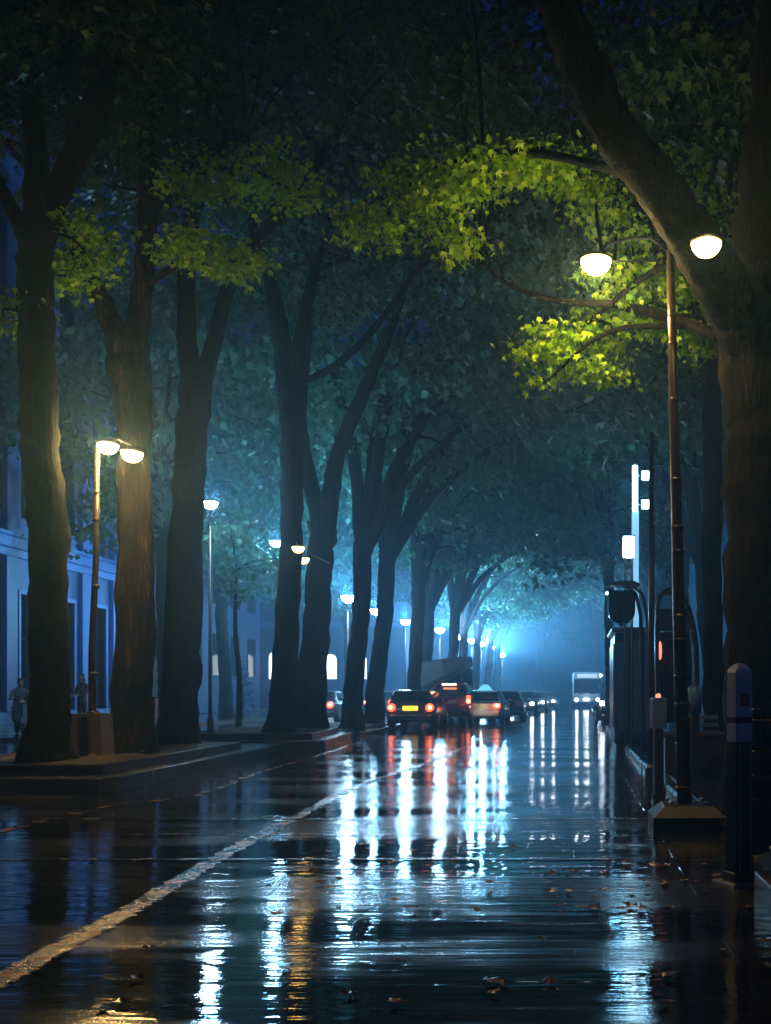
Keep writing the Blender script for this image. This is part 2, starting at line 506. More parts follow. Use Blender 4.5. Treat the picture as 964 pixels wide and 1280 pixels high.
# ------------------------------------------------------------------ leaves and trees
def leaf_template(kind):
    if kind == 'lobed':
        ang = [0, 52, 112, -112, -52]; tip = [1.15, .85, .55, .55, .85]
        order = sorted(zip(ang, tip))
        v = [(0, 0, 0)]; f = []
        n = len(order)
        for i, (a, t) in enumerate(order):
            v.append((math.sin(R(a)) * t, math.cos(R(a)) * t, -0.16 * t))
        for i in range(n):
            a0 = order[i][0]; a1 = order[(i + 1) % n][0] + (360 if i == n - 1 else 0)
            am = (a0 + a1) / 2; r = 0.43 if a1 - a0 < 100 else 0.2
            v.append((math.sin(R(am)) * r, math.cos(R(am)) * r, 0.03))
        for i in range(n):
            f.append((0, n + 1 + (i - 1) % n, 1 + i, n + 1 + i))
        v = [(x, y + .15, z) for x, y, z in v]
        return np.array(v), np.array(f)
    return (np.array([(0, -.6, 0), (.5, 0, -.07), (0, .85, -.12), (-.5, 0, -.07)]), np.array([(0, 1, 2, 3)]))


def leaf_mesh(name, pads, size, kind, seed, mat):
    """pads: rows of (x, y, z, rx, rz, n): drooping clumps of leaves"""
    g = np.random.default_rng(seed)
    C = []
    for x, y, z, rx, rz, n in pads:
        n = int(n)
        # sprays inside each pad: little fans of leaves along twigs
        k = max(3, n // 14)
        a = g.uniform(0, 2 * PI, k); r = rx * np.sqrt(g.uniform(0.02, 1, k))
        sx, sy = r * np.cos(a), r * np.sin(a)
        sz = rz * (g.uniform(-0.6, 0.75, k)) + rz * 0.8 * (1 - (r / rx) ** 2) - rz * 0.5
        idx = g.integers(0, k, n)
        sp = size * 1.9
        p = np.stack([x + sx[idx] + g.normal(0, sp, n), y + sy[idx] + g.normal(0, sp, n), z + sz[idx] + g.normal(0, sp * .45, n)], 1)
        C.append(p)
    P = np.concatenate(C); N = len(P)
    tv, tf = leaf_template(kind)
    # frames: leaf normal mostly up, tip drooping outward
    az = g.uniform(0, 2 * PI, N); tilt = g.normal(0.78, 0.42, N); roll = g.normal(0, 0.45, N)
    ca, sa = np.cos(az), np.sin(az); ct, st = np.cos(tilt), np.sin(tilt); cr, sr = np.cos(roll), np.sin(roll)
    d = np.stack([ca * ct, sa * ct, -st], 1)
    s0 = np.stack([-sa, ca, np.zeros(N)], 1)
    n0 = np.cross(s0, d) * -1
    s = s0 * cr[:, None] + n0 * sr[:, None]
    nn = n0 * cr[:, None] - s0 * sr[:, None]
    sz = size * g.uniform(.5, 1.3, N)
    V = P[:, None, :] + sz[:, None, None] * (tv[None, :, 0, None] * s[:, None, :] + tv[None, :, 1, None] * d[:, None, :] + tv[None, :, 2, None] * nn[:, None, :])
    V = V.reshape(-1, 3)
    Fc = (tf[None] + (np.arange(N) * len(tv))[:, None, None]).reshape(-1, 4)
    me = bpy.data.meshes.new(name)
    me.vertices.add(len(V)); me.vertices.foreach_set('co', V.ravel().astype(np.float32))
    me.loops.add(Fc.size); me.loops.foreach_set('vertex_index', Fc.ravel().astype(np.int32))
    me.polygons.add(len(Fc))
    me.polygons.foreach_set('loop_start', np.arange(0, Fc.size, 4, dtype=np.int32))
    me.polygons.foreach_set('loop_total', np.full(len(Fc), 4, dtype=np.int32))
    me.materials.append(mat)
    me.update(calc_edges=True)
    return me


def trunk_tubes(mb, limbs, base, seed, sides=14, flare=True):
    """limbs: lists of (x, y, z, radius) in the tree's own space"""
    for li, L in enumerate(limbs):
        sp = spline(L, 7)
        pts = [p[:3] for p in sp]; rad = [max(p[3], .012) for p in sp]
        rg = random.Random(seed * 31 + li)
        pts = [(p[0] + rg.uniform(-1, 1) * r * .10, p[1] + rg.uniform(-1, 1) * r * .10, p[2]) for p, r in zip(pts, rad)]
        if li == 0 and flare:
            z0 = pts[0][2]
            rad = [r * (1 + .30 * math.exp(-max(p[2] - z0, 0) / .22)) for p, r in zip(pts, rad)]
        mb.tube(pts, rad, sides if li == 0 else 10, jit=.14, seed=seed + li)


def twigs(mb, limbs, pads, seed, limit=40):
    cand = [p for L in limbs for p in spline(L, 4) if p[3] < 0.30]
    rg = random.Random(seed)
    for pd in pads[:limit]:
        c = np.array(pd[:3])
        best = min(cand, key=lambda p: np.linalg.norm(p[:3] - c) + (2.0 if p[2] > c[2] + .5 else 0))
        a = Vector(best[:3]); b = Vector(pd[:3]); dist = (b - a).length
        if dist > 6:
            continue
        mid = (a + b) / 2 + Vector((rg.uniform(-.2, .2), rg.uniform(-.2, .2), .12 * dist))
        r = min(best[3] * .6, .02 + .014 * dist)
        sp = spline([(*a, r), (*mid, r * .7), (*b, r * .3)], 4)
        mb.tube([p[:3] for p in sp], [max(p[3], .006) for p in sp], 6, jit=.1, seed=seed)


def traced(D, rows, base, depth=0.0):
    """(px, py, width px) -> tree space (x, y, z, r); depth = how far the limb reaches down the street by its end"""
    out = []
    n = len(rows)
    for i, (x, y, wpx, *dz) in enumerate(rows):
        dd = dz[0] if dz else D + depth * i / max(n - 1, 1)
        p = W(x, y, dd) - base
        out.append((p.x, p.y, p.z, wpx * .5 / F * dd))
    return out


def crown_pads(g, cx, cy, cz, rx, ry, rz, n, leaves, zmin=None, pr=(.8, 1.5), keep=None, base=None):
    out = []
    tries = 0
    while len(out) < n and tries < n * 30:
        tries += 1
        u = g.normal(size=3); u /= np.linalg.norm(u); u *= g.uniform(.35, 1) ** .5
        x, y, z = cx + u[0] * rx, cy + u[1] * ry, cz + u[2] * rz
        r = g.uniform(*pr)
        if zmin is not None and z - .3 < (zmin(x, y) if callable(zmin) else zmin):
            continue
        if keep is not None and not keep(x, y, z, r):
            continue
        out.append((x - base.x, y - base.y, z - base.z, r, r * .42, leaves * r * r))
    return out


def tree(label, D, trunk, limbs, base_px, z0, pads_fn, seed, kind='lobed', size=.12, bark='bark', leaf='leaf', group='trees along the wet street', name='street_tree', lit_pads=None, lit_size=.125):
    base = G(*base_px, z0)
    base.y = D; base.x = (base_px[0] - VX) / F * D
    root = thing(name, base, label, 'tree', group)
    L = [traced(D, trunk, base)]
    L[0][0] = (L[0][0][0], L[0][0][1], -0.05, L[0][0][3])
    for lm in limbs:
        L.append(traced(D, lm[1], base, lm[0]))
    g = np.random.default_rng(seed)
    pads = pads_fn(g, base)
    mb = MB(); trunk_tubes(mb, L, base, seed); twigs(mb, L, pads, seed)
    lp = []
    if lit_pads:
        for px, py, d, r, n in lit_pads:
            p = W(px, py, d) - base
            lp.append((p.x, p.y, p.z, r, r * .45, n))
        twigs(mb, L, lp, seed + 1)
    mb.build('trunk', M[bark], root, smooth=True)
    link(bpy.data.objects.new('crown', leaf_mesh('crown', pads, size, kind, seed, M[leaf])), root)
    if lp:
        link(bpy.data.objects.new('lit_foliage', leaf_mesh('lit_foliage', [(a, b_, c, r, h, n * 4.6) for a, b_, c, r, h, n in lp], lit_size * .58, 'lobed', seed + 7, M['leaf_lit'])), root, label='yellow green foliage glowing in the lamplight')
    return root


def pix(x, y, z):
    return VX + x / y * F, VY - (z - CH) / y * F


def keep_near(x, y, z, r):
    """near crowns stay in the upper part of the view, out of the misty middle"""
    if y < 3:
        return False
    px, py = pix(x, y, z - .5 * r)
    if 330 < px < 640:
        return py < 190
    if 640 <= px < 960:
        return py < 240
    return py < 330


def keep_mid(x, y, z, r):
    px, py = pix(x, y, z - .5 * r)
    lim = 400 if 380 < px < 720 else 520
    return py < lim


# --- left row, near trees, from left to right
tree('leftmost big dark trunk at the planter corner with thick limb bending right', 14.6,
     [(58, 953, 58), (60, 900, 50), (62, 760, 44), (59, 660, 47), (50, 560, 44), (47, 450, 42), (45, 340, 42), (48, 270, 38), (45, 190, 26), (38, 100, 24), (28, 0, 20), (20, -80, 12)],
     [(1.0, [(46, 330, 26), (22, 275, 20), (-5, 225, 16), (-50, 160, 12)]),
      (-.8, [(52, 290, 34), (80, 225, 32), (112, 160, 32), (132, 90, 32), (146, 20, 28), (170, -80, 20)]),
      (1.5, [(128, 100, 20), (170, 40, 14), (200, -40, 10)])],
     (58, 953), .35, lambda g, b: crown_pads(g, -7.6, 14.4, 11.3, 4.5, 4.0, 2.6, 46, 190, 7.6, keep=keep_near, base=b), 3,
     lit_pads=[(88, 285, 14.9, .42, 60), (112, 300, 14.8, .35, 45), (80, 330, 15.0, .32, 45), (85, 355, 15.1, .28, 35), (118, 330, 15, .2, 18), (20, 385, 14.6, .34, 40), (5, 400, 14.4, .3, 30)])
tree('dark forked trunk carrying orange lamplight, right beside the left lamp post', 16.5,
     [(163, 943, 54), (167, 850, 50), (170, 700, 44), (168, 560, 40), (164, 470, 50), (160, 430, 52)],
     [(1.0, [(158, 450, 34), (136, 395, 26), (108, 335, 20), (82, 285, 16), (60, 230, 13), (40, 150, 10)]),
      (-.5, [(166, 450, 34), (177, 380, 27), (183, 290, 24), (186, 190, 24), (176, 80, 24), (182, -20, 18)]),
      (-1.5, [(183, 280, 16), (215, 225, 12), (260, 190, 9), (310, 170, 6)])],
     (163, 943), .35, lambda g, b: crown_pads(g, -6.6, 16.5, 11.6, 4.4, 4.0, 2.8, 46, 190, 8.0, keep=keep_near, base=b), 5, bark='bark_brown',
     lit_pads=[(232, 305, 15.2, .40, 60), (262, 305, 15.0, .45, 75), (295, 318, 15.0, .40, 60), (280, 335, 15, .25, 28), (215, 318, 15.3, .25, 25), (312, 330, 14.9, .22, 22),
               (228, 235, 15.6, .40, 50), (285, 235, 15.6, .45, 50), (338, 225, 15.3, .55, 80), (372, 240, 15.2, .35, 50), (330, 195, 15.5, .5, 45), (260, 205, 15.8, .5, 40)])
tree('third dark trunk from the left, forked high above the end of the stepped planter', 19.0,
     [(222, 930, 46), (226, 850, 46), (232, 720, 42), (239, 570, 37), (246, 480, 40)],
     [(.6, [(243, 490, 30), (233, 410, 24), (236, 310, 21), (246, 230, 18), (236, 140, 16), (250, 20, 12)]),
      (-.5, [(250, 490, 28), (268, 425, 20), (288, 355, 18), (330, 290, 15), (376, 235, 12), (430, 150, 9)]),
      (2.0, [(246, 240, 14), (275, 130, 12), (290, 40, 9)])],
     (222, 930), .35, lambda g, b: crown_pads(g, -5.8, 19.5, 12.6, 4.6, 4.0, 3.0, 44, 190, 9.2, keep=keep_near, base=b), 8)
tree('slim trunk on the second planter with two small amber lanterns at its fork', 24.2,
     [(350, 914, 34), (357, 800, 31), (364, 670, 28), (365, 560, 28), (362, 480, 31)],
     [(.6, [(360, 490, 26), (349, 405, 22), (338, 350, 17), (318, 290, 12), (300, 200, 9)]),
      (.6, [(366, 490, 22), (378, 410, 16), (392, 345, 13), (415, 280, 10), (440, 190, 8)]),
      (-1.0, [(372, 480, 9), (400, 468, 9), (440, 440, 9), (488, 385, 8), (520, 340, 6), (560, 310, 4)])],
     (350, 914), .4, lambda g, b: crown_pads(g, -5.4, 24.5, 14.2, 4.8, 4.5, 3.6, 44, 170, 10, keep=keep_mid, base=b), 13, size=.14)
tree('wide forked trunk at the right end of the second planter', 26.9,
     [(386, 909, 38), (394, 800, 34), (400, 710, 32), (404, 650, 36)],
     [(.6, [(401, 660, 24), (388, 600, 19), (376, 530, 16), (382, 450, 13), (392, 340, 10)]),
      (.0, [(407, 660, 26), (422, 570, 20), (448, 505, 18), (476, 440, 15), (502, 370, 11), (525, 290, 8)])],
     (386, 909), .4, lambda g, b: crown_pads(g, -5.2, 27.5, 14.6, 5.0, 4.5, 4.2, 44, 170, 9.6, keep=keep_mid, base=b), 17, size=.15)

# --- the big right-hand tree
tree('huge black trunk at the right edge with one limb bending over the street', 10.9,
     [(955, 985, 100), (955, 900, 96), (952, 700, 92), (950, 560, 90), (948, 450, 96), (950, 380, 100), (960, 300, 90), (975, 150, 80), (985, -20, 60)],
     [(-1.0, [(953, 590, 60, 10.95), (952, 510, 84, 10.9), (946, 430, 88, 10.75), (910, 365, 72, 10.35), (862, 292, 62, 9.6), (815, 222, 58, 8.9), (770, 165, 56, 8.3), (738, 105, 56, 7.9), (712, 40, 52, 7.6), (685, -30, 46, 7.4), (650, -120, 32, 7.2)]),
      (1.2, [(765, 380, 10), (720, 378, 9), (670, 370, 7), (630, 352, 5), (600, 325, 4)]),
      (1.0, [(900, 420, 16), (830, 395, 13), (765, 380, 10)]),
      (-1.6, [(812, 225, 18, 8.9), (740, 205, 12, 9.8), (650, 190, 10, 11.1), (560, 205, 7, 11.2), (480, 235, 4, 11.2)]),
      (1.0, [(900, 350, 12), (850, 330, 10), (800, 350, 8), (740, 400, 6), (700, 430, 4)])],
     (955, 985), .11, lambda g, b: crown_pads(g, 1.8, 14.0, 10.0, 4.2, 3.5, 2.2, 50, 170, 6.8, keep=lambda x, y, z, r: keep_near(x, y, z, r) and (y > 12.6 or pix(x, y, z)[0] > 830 + 60 * r), base=b), 23,
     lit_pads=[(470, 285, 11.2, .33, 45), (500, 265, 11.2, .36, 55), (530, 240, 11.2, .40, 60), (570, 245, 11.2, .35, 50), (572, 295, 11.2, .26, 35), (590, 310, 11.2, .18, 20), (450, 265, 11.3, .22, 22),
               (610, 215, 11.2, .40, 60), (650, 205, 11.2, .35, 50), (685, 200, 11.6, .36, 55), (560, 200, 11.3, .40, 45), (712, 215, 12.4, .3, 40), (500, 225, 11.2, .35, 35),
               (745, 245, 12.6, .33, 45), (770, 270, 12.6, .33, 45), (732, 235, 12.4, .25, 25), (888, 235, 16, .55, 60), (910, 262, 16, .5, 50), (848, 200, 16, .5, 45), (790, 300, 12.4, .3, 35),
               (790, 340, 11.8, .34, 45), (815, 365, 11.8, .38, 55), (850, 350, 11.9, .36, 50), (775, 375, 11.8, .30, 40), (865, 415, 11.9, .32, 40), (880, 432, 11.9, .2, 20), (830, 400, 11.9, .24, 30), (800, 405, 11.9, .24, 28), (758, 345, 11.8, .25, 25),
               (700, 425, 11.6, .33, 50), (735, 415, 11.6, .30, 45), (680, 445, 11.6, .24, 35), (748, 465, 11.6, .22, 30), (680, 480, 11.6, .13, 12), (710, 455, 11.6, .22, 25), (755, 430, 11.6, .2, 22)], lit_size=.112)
tree('straight blue-grey trunk standing just left of the huge right-hand trunk', 18.5,
     [(893, 940, 30), (893, 860, 27), (890, 700, 25), (892, 560, 24), (886, 460, 26), (880, 380, 24)],
     [(.5, [(882, 420, 18), (850, 340, 15), (800, 270, 12), (740, 210, 9)]), (.5, [(884, 400, 18), (905, 310, 14), (930, 220, 10)])],
     (893, 940), .115, lambda g, b: crown_pads(g, 2.6, 19.5, 9.6, 3.6, 3.0, 3.0, 40, 170, 6.0, base=b, keep=lambda x, y, z, r: pix(x, y, z - .5 * r)[1] < (430 if pix(x, y, z)[0] > 770 else 300)), 29, size=.13)


# --- far trees: shared meshes
def proto_tree(seed, lean, zc, rx, rz, n, zarch, leaves=95, size=.21, trunk_h=6.0, r0=.36):
    g = np.random.default_rng(seed); rg = random.Random(seed)
    b = Vector((0, 0, 0))
    top = (lean * .10, .1, trunk_h)
    L = [[(0, 0, -.05, r0), (lean * .02, 0, 1.5, r0 * .85), (lean * .08, .05, trunk_h * .6, r0 * .78), (*top, r0 * .8)]]
    for k, (dx, dy, dz) in enumerate([(lean * .9, .5, 5.5), (lean * .55, -1.2, 7.5), (-lean * .35, .8, 7), (lean * .25, 2.0, 8.5), (lean * 1.25, -.4, 4.6)]):
        s = .52 if k < 3 else .38
        L.append([(top[0], top[1], top[2] - .5, r0 * s * 1.25), (top[0] + dx * .30, top[1] + dy * .3, top[2] + dz * .42, r0 * s), (top[0] + dx * .72 + rg.uniform(-.3, .3), top[1] + dy * .7, top[2] + dz * .8, r0 * s * .6), (top[0] + dx * 1.15, top[1] + dy, top[2] + dz * .98, r0 * s * .25)])
    pads = crown_pads(g, lean * .75, 0, zc, rx, rx * .75, rz, n, leaves, zmin=zarch, pr=(1.0, 1.9), base=b)
    mb = MB(); trunk_tubes(mb, L, b, seed, 12); twigs(mb, L, pads, seed, 26)
    tr = mb.build('trunk', M['bark'], None, smooth=True)
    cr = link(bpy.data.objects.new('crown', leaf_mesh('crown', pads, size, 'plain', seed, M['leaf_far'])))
    return tr, cr


PROT = {
    'A': proto_tree(41, 3.6, 13.6, 6.4, 5.8, 66, lambda x, y: 8.4 - .10 * abs(x - 5) ** 1.3),
    'B': proto_tree(43, 4.4, 13.2, 6.8, 5.6, 66, lambda x, y: 8.0 - .12 * abs(x - 5) ** 1.3),
    'C': proto_tree(47, 2.4, 12.0, 5.6, 5.4, 56, lambda x, y: 6.4),
    'D': proto_tree(53, 0.8, 11.0, 4.4, 5.4, 50, lambda x, y: 5.2, trunk_h=5.0, r0=.26),
}
used = {}


def far_tree(key, x, y, label, mirror=1, s=1.0, rz=0.0, z=0.0, group='trees along the wet street'):
    root = thing('street_tree', (x, y, z), label, 'tree', group, rz + (PI if mirror < 0 else 0))
    root.scale = (s, s, s)
    for o in PROT[key]:
        if key in used:
            c = o.copy(); col.objects.link(c)
        else:
            c = o
        c.parent = root
    used[key] = 1
    return root


LT = [(33.0, -7.0, 'A', 'leaning trunk between the second planter and the dark estate car, left of the estate'),
      (38.0, -7.25, 'B', 'leaning trunk rising directly behind the left rear corner of the dark estate car'),
      (45.0, -6.9, 'C', 'misty trunk beyond the estate car, left of the tilted truck bed'),
      (52.0, -7.5, 'A', 'misty trunk beside the tilted truck bed, beneath the brightest lamp run'),
      (60.0, -7.2, 'B', 'faint misty trunk seen over the red car roof on the left side'),
      (69.0, -7.5, 'A', 'faint misty tree above the taxi, arching over the lamps'),
      (79.0, -7.4, 'C', 'far hazy tree above the dark car in front of the oncoming headlights'),
      (91.0, -7.6, 'B', 'far hazy tree on the left whose crown hangs over the oncoming headlights'),
      (105.0, -7.8, 'A', 'most distant tree of the left row, almost lost in the fog')]
for i, (y, x, k, lb) in enumerate(LT):
    far_tree(k, x, y, lb, 1, rnd.uniform(.94, 1.08), rnd.uniform(-.35, .35), .1 if y < 50 else 0)
RT = [(25.0, 4.6, 'C', 'dark leafy tree behind the tall glowing light column on the right'),
      (33.0, 4.6, 'B', 'leafy tree behind the rounded kiosk, hanging over the right half of the street'),
      (41.0, 1.55, 'D', 'thin dark trunk on the right kerb beside the distant bus'),
      (44.0, 5.0, 'A', 'hazy right-hand tree behind the thin kerbside trunk'),
      (54.0, 5.4, 'B', 'hazy tree arching from the right toward the tilted truck bed'),
      (66.0, 5.4, 'A', 'hazy tree at the right, its crown above the oncoming headlights'),
      (80.0, 5.6, 'B', 'faint tree on the right just before the distant bus'),
      (96.0, 5.8, 'A', 'very faint tree on the right just behind the distant bus')]
for i, (y, x, k, lb) in enumerate(RT):
    far_tree(k, x, y, lb, -1, rnd.uniform(.92, 1.06) if k != 'D' else .95, rnd.uniform(-.35, .35), .11 if y < 44 else 0)
ST = [(33.0, -12.9, 'D', 'small leafy tree in front of the blue facade, left of the left lamp post', .98),
      (41.0, -16.2, 'C', 'leafy tree at the facade pavement, behind the left lamp post', 1.0),
      (50.0, -16.6, 'C', 'leafy tree on the facade pavement seen between second and third trunks', 1.0),
      (60.0, -16.0, 'D', 'dark tree on the far pavement beside the lit shop windows', 1.05),
      (74.0, -15.8, 'C', 'hazy tree in front of the lit arched shop, right of the thin shrub', 1.0),
      (92.0, -15.5, 'C', 'faint tree at the far end of the side road', 1.0)]
for i, (y, x, k, lb, s) in enumerate(ST):
    far_tree(k, x, y, lb, 1 if i % 2 else -1, s, rnd.uniform(-.8, .8), .12 if x < -15.2 else 0)
# a cross row that closes the avenue in the fog
for i, x in enumerate((-14, -5, 4, 12)):
    far_tree('ABCB'[i], x, 150 + 6 * (i % 2), ['fog-bound tree closing the avenue, far left', 'fog-bound tree closing the avenue straight above the last lamps', 'fog-bound tree closing the avenue behind the bus', 'fog-bound tree closing the avenue, far right'][i], 1, 1.2, i)


for i, (x, y) in enumerate(((-8.2, 5.5), (4.6, 4.0), (-8.0, -3.5), (4.8, -5.0), (-8.2, -13), (4.8, -14))):  # unseen trees added to shade the foreground
    far_tree('ABABAB'[i], x, y, ['nearest street tree of the left row, standing just outside the left edge of the view', 'nearest street tree of the right row, standing just outside the right edge of the view', 'street tree of the left row one step behind the viewpoint', 'street tree of the right row one step behind the viewpoint', 'street tree of the left row two steps behind the viewpoint', 'street tree of the right row two steps behind the viewpoint'][i], -1 if x > 0 else 1, 1.0, rnd.uniform(-.3, .3))


# a young tree by the cool lamps
def small_tree():
    g = np.random.default_rng(77)
    b = Vector((-9.0, 28.0, 0.1))
    root = thing('young_tree', b, 'young tree with pale lit leaves beside the two nearest white lamps', 'tree', 'trees along the wet street')
    pads = [tuple(W(px, py, d) - b) + (r, r * .5, n) for px, py, d, r, n in
            [(285, 640, 26.5, .6, 70), (300, 665, 27, .7, 90), (285, 700, 27.5, .7, 90), (310, 720, 28, .8, 100), (290, 740, 28, .8, 90), (275, 715, 27, .5, 50), (330, 700, 28.3, .6, 60), (345, 705, 28.4, .4, 40), (312, 690, 28, .6, 70), (278, 660, 25, .35, 40), (350, 715, 28.3, .35, 30)]]
    L = [[(0, 0, -.05, .09), (.05, 0, 1.5, .075), (0, -.2, 3.0, .06), (.1, -.4, 4.5, .03)]]
    mb = MB(); trunk_tubes(mb, L, b, 5, 10); twigs(mb, L, pads, 9)
    mb.build('trunk', M['bark'], root, smooth=True)
    link(bpy.data.objects.new('crown', leaf_mesh('crown', pads, .13, 'lobed', 9, M['leaf_far'])), root)


small_tree()

# conical shrub near the lit shop
cs = thing('conical_shrub', (-24.2 * .98, 75, 0.12), 'dark conical shrub in front of the lit arched shop windows', 'shrub')
pads = [(0, 0, .4 + i * .42, max(.12, .85 - i * .105), .3, 150 * max(.15, .8 - i * .09)) for i in range(8)]
MB().tube([(0, 0, -.02), (0, 0, 2.8)], [.07, .02], 8).build('stem', M['bark'], cs, smooth=True)
link(bpy.data.objects.new('foliage', leaf_mesh('foliage', pads, .11, 'plain', 3, M['leaf'])), cs)


# ------------------------------------------------------------------ planters
def planter(name, foot, tier, zl, zt, label, red=None):
    c = Vector((sum(p[0] for p in foot) / len(foot), sum(p[1] for p in foot) / len(foot), 0))
    root = thing(name, c, label, 'planter', 'stepped stone tree planters')

    def prism(poly, z0, z1, cap=.0):
        P = [(p[0] - c.x, p[1] - c.y) for p in poly]
        mb = MB()
        mb.loft([[(x, y, z0) for x, y in P], [(x, y, z1) for x, y in P]])
        return mb
    soften(prism(foot, -.1, zl).build('lower_step', M['kerbstone'], root), .018, 2)
    soften(prism(tier, zl - .02, zt).build('upper_step', M['granite'], root), .014, 2)
    cx = sum(p[0] for p in tier) / len(tier); cyy = sum(p[1] for p in tier) / len(tier)
    ins = [(cx + (p[0] - cx) * .93, cyy + (p[1] - cyy) * .955) for p in tier]
    # bumpy soil
    mb = MB(); P = [(p[0] - c.x, p[1] - c.y) for p in ins]
    n = 14; g = random.Random(4); grid = []
    for i in range(n + 1):
        for j in range(n + 1):
            u, v = i / n, j / n
            a = Vector(P[0]).lerp(Vector(P[1]), u); b = Vector(P[3]).lerp(Vector(P[2]), u); q = a.lerp(b, v)
            e = 1 if 0 < i < n and 0 < j < n else 0
            grid.append((q.x, q.y, zt + .004 + e * g.uniform(.0, .05)))
    fs = [(i * (n + 1) + j, (i + 1) * (n + 1) + j, (i + 1) * (n + 1) + j + 1, i * (n + 1) + j + 1) for i in range(n) for j in range(n)]
    mb.add(grid, fs).build('soil', M['soil'], root, smooth=True)
    if red:
        x0, x1, y0, y1 = red
        MB().box(x0 - c.x, x1 - c.x, y0 - c.y, y1 - c.y, .02, zl + .012, .015).build('painted_end', M['red_paint'], root, label='red painted kerb end')
    return root


planter('stepped_planter', [(-9.3, 13.5), (-6.15, 13.5), (-6.0, 13.75), (-6.3, 22.8), (-9.3, 22.8)], [(-9.0, 13.92), (-6.28, 13.92), (-6.5, 20.4), (-9.0, 20.4)], .22, .36,
        'long two-step dark stone planter holding the three nearest trunks and the left lamp')
planter('stepped_planter', [(-9.3, 23.4), (-5.75, 23.4), (-5.6, 23.6), (-6.0, 28.4), (-9.3, 28.4)], [(-9.0, 23.8), (-5.95, 23.8), (-6.25, 27.9), (-9.0, 27.9)], .25, .4,
        'shorter two-step planter with a red painted end under the pair of amber lanterns', red=(-6.35, -5.98, 27.7, 28.46))
planter('stepped_planter', [(-9.3, 31.2), (-6.55, 31.2), (-6.4, 31.4), (-6.55, 50), (-9.3, 50)], [(-9.0, 31.6), (-6.8, 31.6), (-6.9, 49.5), (-9.0, 49.5)], .12, .2,
        'low far planter behind the dark estate car, holding the misty trunks')


# ------------------------------------------------------------------ lamps
BOWL = [(.005, -.145), (.045, -.139), (.085, -.120), (.118, -.088), (.140, -.050), (.150, -.01), (.150, 0.0), (.10, .006), (.005, .008)]
CAP = [(.155, .004), (.158, .016), (.13, .035), (.07, .055), (.02, .062), (.004, .062)]


def point(name, loc, power, c, parent, r=.09):
    ld = bpy.data.lights.new(name, 'POINT'); ld.energy = power; ld.color = c; ld.shadow_soft_size = r
    o = bpy.data.objects.new(name, ld); o.location = loc
    return link(o, parent)


WARM, COOL = (1.0, .72, .28), (.17, .60, 1.0)


def bowl(root, loc, mat, power, c, s=1.0, up=False, cap=True, back=-.23):
    b = MB().lathe([(r * s, h * s) for r, h in BOWL], (0, 0, 0), 24).build('lamp_bowl', M[mat], root, smooth=True, loc=loc)
    if cap:
        MB().lathe([(r * s, h * s) for r, h in CAP], (0, 0, 0), 24).build('lamp_cap', M['black_metal'], b, smooth=True)
    off = (0, 0, .16 * s) if up else (0, back * s, -.06 * s)
    point('lamp_light', (loc[0] + off[0], loc[1] + off[1], loc[2] + off[2]), power, c, root, .14 * s if up else .09)
    return b


# left warm twin lamp
p0 = W(115, 948, 15.5); p0.z = .36
root = thing('street_lamp', p0, 'warm twin-bowl street lamp on a concrete base between the two leftmost trunks', 'street lamp', 'street lamps')
H = W(115, 556, 15.5).z - p0.z
px = lambda x: (x - 115) / F * 15.5
MB().loft([[(a * (.25 - .035 * t), b * (.24 - .035 * t), z) for a, b in ((-1, -1), (1, -1), (1, 1), (-1, 1))] for t, z in ((0, -.02), (.4, .1), (1, .66))]).build('concrete_base', M['concrete'], root)
mb = MB().box(-.055, .055, -.262, -.215, .0, .62, .01)
for z in (.18, .34, .50):
    mb.box(-.07, .07, -.268, -.2, z, z + .018)
mb.build('base_strap', M['black_metal'], root)
MB().tube([(0, 0, .6), (0, 0, 1.6), (.06, 0, 3.0), (px(122), 0, H)], [.055, .05, .042, .036], 14).build('pole', M['bronze'], root, smooth=True)
for z, r in ((.67, .085), (1.25, .066), (2.55, .06), (3.55, .055), (3.95, .052)):
    MB().lathe([(r * .8, -.03), (r, -.02), (r, .02), (r * .8, .03)], (.065 * min(1, z / 3), 0, z), 14).build('collar', M['bronze'], root, smooth=True)
a = MB().tube([(px(122), 0, H - .03), (px(130), 0, H + .08), (px(150), -.03, H + .07), (px(166), -.06, H - .02)], .018, 8).build('arm', M['black_metal'], root, smooth=True)
bowl(root, (px(135.5), -.02, H - .0), 'warm', 90, WARM)
bowl(root, (px(167.5), -.06, H - .13), 'warm', 90, WARM)

# right warm twin lamp, leaning a little
p0 = Vector(((856 - VX) / F * 10.3, 10.3, .24))
root = thing('street_lamp', p0, 'tall brown twin-bowl street lamp leaning slightly on a square plinth at the right', 'street lamp', 'street lamps')
q = lambda x, y: ((x - 856) / F * 10.3, 0, W(x, y, 10.3).z - .24)
pts = [(0, 0, 0), q(851, 850), q(846, 650), q(841, 450), q(838, 312)]
MB().tube([p for p in pts], [.075, .066, .056, .046, .038], 16).build('pole', M['bronze'], root, smooth=True)
for y in (985, 930, 880, 845, 800, 770, 690, 660, 600, 500, 430, 395):
    t = (1003 - y) / (1003 - 312); x = 856 - 18 * t; r = .078 - .038 * t
    cx_, _, cz_ = q(x, y)
    MB().lathe([(r * .9, -.02), (r * 1.08, -.012), (r * 1.08, .012), (r * .9, .02)], (cx_, 0, cz_), 16).build('collar', M['bronze'], root, smooth=True)
mb = MB()
for x0, y0, x1, y1 in ((857, 880, 853, 870), (856, 850, 850, 800)):
    mb.tube([Vector(q(x0 - 7, y0)) + Vector((0, -.07, 0)), Vector(q(x1 - 7, y1)) + Vector((0, -.065, 0))], .012, 6)
mb.box(-.05, .05, -.085, -.06, .5, .85, .01)
mb.build('access_hatch', M['black_metal'], root)
b1, b2 = q(745, 325), tuple(W(883, 303, 9.0) - p0)
